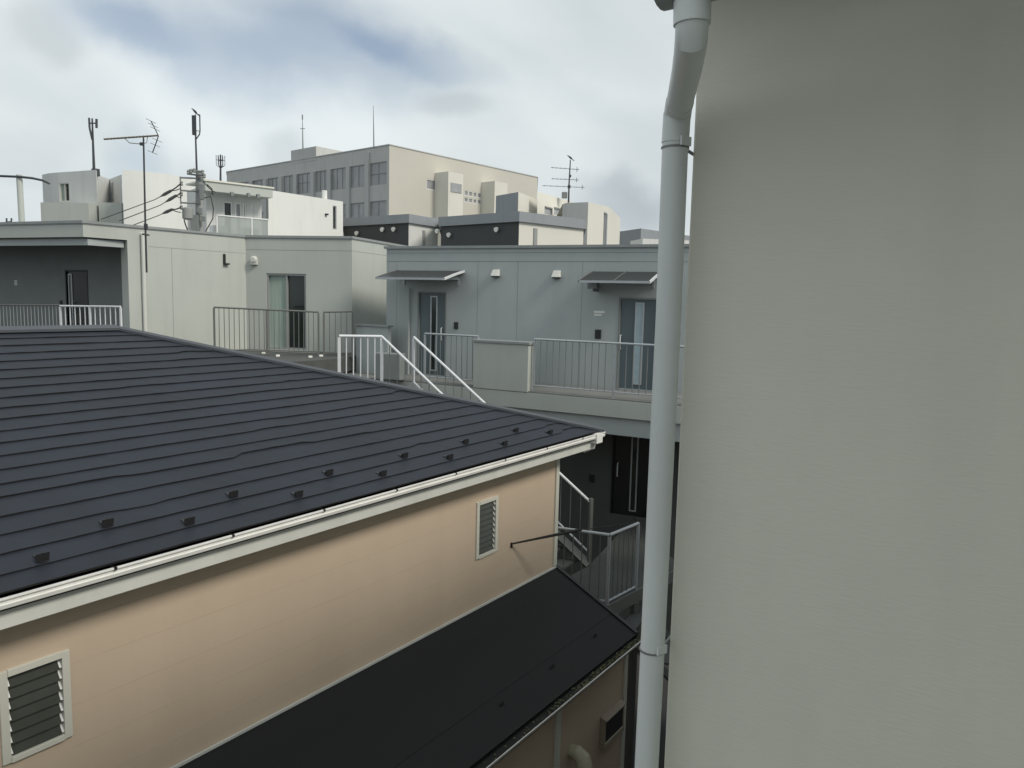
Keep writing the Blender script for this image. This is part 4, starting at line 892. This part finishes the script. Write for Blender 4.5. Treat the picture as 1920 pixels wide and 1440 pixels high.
# utility pole
yU = 26.0
up = thing('utility_pole', 'concrete utility pole with transformer and arms beside the balcony house', 'utility pole', (*xy(at(374, 440, yU)), GND))
b = MB(); pt_ = at(373, 322, yU); b.path([pt_, at(374.5, 440, yU), Vector((at(374.5, 440, yU).x, yU, GND))], [.10, .14, .18], 16); b.build('pole', 'pole', up, smooth=True)
b = MB(); b.path([at(369, 325, yU), at(367, 262, yU), at(366.5, 215, yU)], [.035, .028, .02], 8); b.build('mast', 'ant', up, smooth=True)
pn = MB(); pc = at(366, 238, yU); pn.box(at(364, 235, yU), .1, .12, .62); pn.path([at(369, 214, yU), at(374.5, 215, yU), at(375, 245, yU), at(374, 252, yU), at(367, 262, yU)], .02, 6); pn.path([at(367, 245, yU), at(375, 246, yU)], .012, 5); pn.build('panel_antenna', 'ant', up)
b = MB()
for (v0, h0, h1) in ((333, 338, 381), (357, 338, 372), (380, 340, 376)):
    b.path([at(h0, v0, yU - .3), at(h1, v0 + 2, yU - .1)], .03, 6)
b.path([at(338, 331, yU - .3), at(339, 383, yU - .3)], .022, 6); b.path([at(352, 320, yU - .3), at(382, 322, yU - .2)], .04, 6); b.path([at(352, 326, yU), at(384, 330, yU - .3)], .035, 6)
b.build('cross_arms', 'steel', up)
for (u, v) in ((353, 323), (358, 321), (364, 320), (380, 323), (383, 330), (379, 335), (340, 344), (340, 364), (340, 389)):
    q = at(u, v, yU - .3); k = MB(); k.path([q - Vector((0, 0, .07)), q - Vector((0, 0, .03)), q, q + Vector((0, 0, .04)), q + Vector((0, 0, .08))], [.03, .055, .035, .055, .025], 10); k.build('insulator', 'pole', up, smooth=True)
b = MB(); q = at(352, 402, yU - .35); b.path([q + Vector((0, 0, .23)), q + Vector((0, 0, .19)), q + Vector((0, 0, -.13)), q + Vector((0, 0, -.17))], [.1, .17, .17, .12], 18); b.path([q + Vector((.1, 0, -.17)), q + Vector((.05, 0, -.7))], .03, 6); b.build('transformer', 'pole', up, smooth=True)
for (u, v, a, b2, c3) in ((366, 418, .26, .2, .5), (376, 396, .1, .15, .2), (381, 410, .12, .15, .16), (378, 360, .12, .15, .5)):
    b = MB(); b.box(at(u, v, yU - .25), a, b2, c3, .2); b.build('switch_box', 'steel', up, bevel=.01)
b = MB(); b.path([at(381, 372, yU), at(395, 368, yU), at(400, 390, yU), at(399, 410, yU), at(385, 435, yU)], .016, 6); b.path([at(388, 346, yU), at(397, 354, yU), at(399, 366, yU)], .022, 6); b.path([at(345, 412, yU - .3), at(348, 422, yU - .3), at(352, 432, yU - .2)], .02, 6); b.build('pole_cables', 'cable', up, smooth=True)
crow(at(366.5, 210, yU), 2.6, 'black crow perched on top of the utility pole mast', 1.4, .6)
# power wires: each a thin line with a thick dark sleeve
wl_ = [((339, 344), (320, 358), (291, 374), (190, 411)), ((339, 361), (330, 367), (300, 385), (224, 414)), ((339, 389), (322, 393), (295, 405), (250, 422))]
for i, pts in enumerate(wl_):
    ys = (25.7, 25.0, 23.5, 19.5); P = [at(u, v, y) for (u, v), y in zip(pts, ys)]
    P.insert(1, P[0].lerp(P[1], .5) - Vector((0, 0, .02)))
    b = MB(); b.path(P, .012, 6); b.path([P[0], P[1], P[2]], .022, 6); b.path([P[2] - (P[2] - P[1]) * .4, P[2], P[2].lerp(P[3], .4), P[2].lerp(P[3], .7)], [.014, .045, .05, .012], 6)
    q = P[0] - Vector((0, 0, .16)); b.path([q, P[1] - Vector((0, 0, .08)), P[2]], .015, 6)
    b.build('power_wire', 'cable', None, smooth=True, label=('highest', 'middle', 'lowest')[i] + ' of three black sleeved wires sloping left from the utility pole', category='wire', group='wires at the utility pole')
b = MB(); b.path([at(381, 340, 26), at(392, 353, 26.6), at(404, 361, 27.2)], .014, 6); b.build('drop_wire', 'cable', None, smooth=True, label='short black wire from the utility pole down to the balcony house eave', category='wire')
# small crown antenna
yC = 31.0
ca = thing('crown_antenna', 'small mast ringed by short upright rods above the balcony house', 'antenna', (*xy(at(413.5, 345, yC)), at(413.5, 346, yC).z))
b = MB(); b.path([at(413.5, 349, yC), at(413.5, 290, yC)], [.045, .03], 8); b.box(at(412, 345, yC), .6, .3, .1); b.build('mast', 'ant', ca)
b = MB(); q = at(413.5, 300, yC)
for k in range(6):
    a_ = k * math.pi / 3 + .3; e = q + Vector((math.cos(a_) * .16, math.sin(a_) * .16, 0)); b.path([q - Vector((0, 0, .02)), e, e + Vector((0, 0, .17))], .014, 5); b.path([e, e - Vector((0, 0, .2)), q - Vector((0, 0, .32))], .012, 5)
b.build('rods', 'ant', ca)
# right television aerial with crow
yT = 52.0
ra_ = thing('television_aerial', 'television aerial with three thin cross booms on the stepped cream building', 'aerial', (*xy(at(1066, 376, yT)), at(1066, 376, yT).z))
b = MB(); b.path([at(1066, 380, yT), at(1067, 345, yT), at(1069.5, 300, yT)], [.06, .05, .035], 8); b.box(at(1067, 350, yT), .18, .18, .18); b.box(at(1069, 330, yT), .14, .14, .14); b.build('mast', 'ant', ra_)
for (u0, v0, u1, v1) in ((1033, 314, 1086, 318), (1034, 335, 1085, 337.5), (1017, 348, 1096, 351.5)):
    b = MB(); p, q = at(u0, v0, yT), at(u1, v1, yT); b.path([p, q], .02, 6)
    for i in range(7): e = p.lerp(q, .05 + i * .15); b.path([e - Vector((0, .35, 0)), e + Vector((0, .35, 0))], .01, 5)
    e = q - Vector((.15, 0, 0)); b.path([e - Vector((0, 0, .16)), e + Vector((0, 0, .16))], .02, 5); b.build('boom', 'steel', ra_)
b = MB(); b.box(at(1058.5, 366, yT), .36, .3, .4); b.build('amplifier_box', 'steel', ra_, bevel=.03)
crow(at(1070, 299, yT) + Vector((0, 0, .1)), 2.7, 'black crow perched on the right television aerial', .9)
bpy.data.objects['crow.001'].scale = (1.6, 1.6, 1.6) if False else (1, 1, 1)
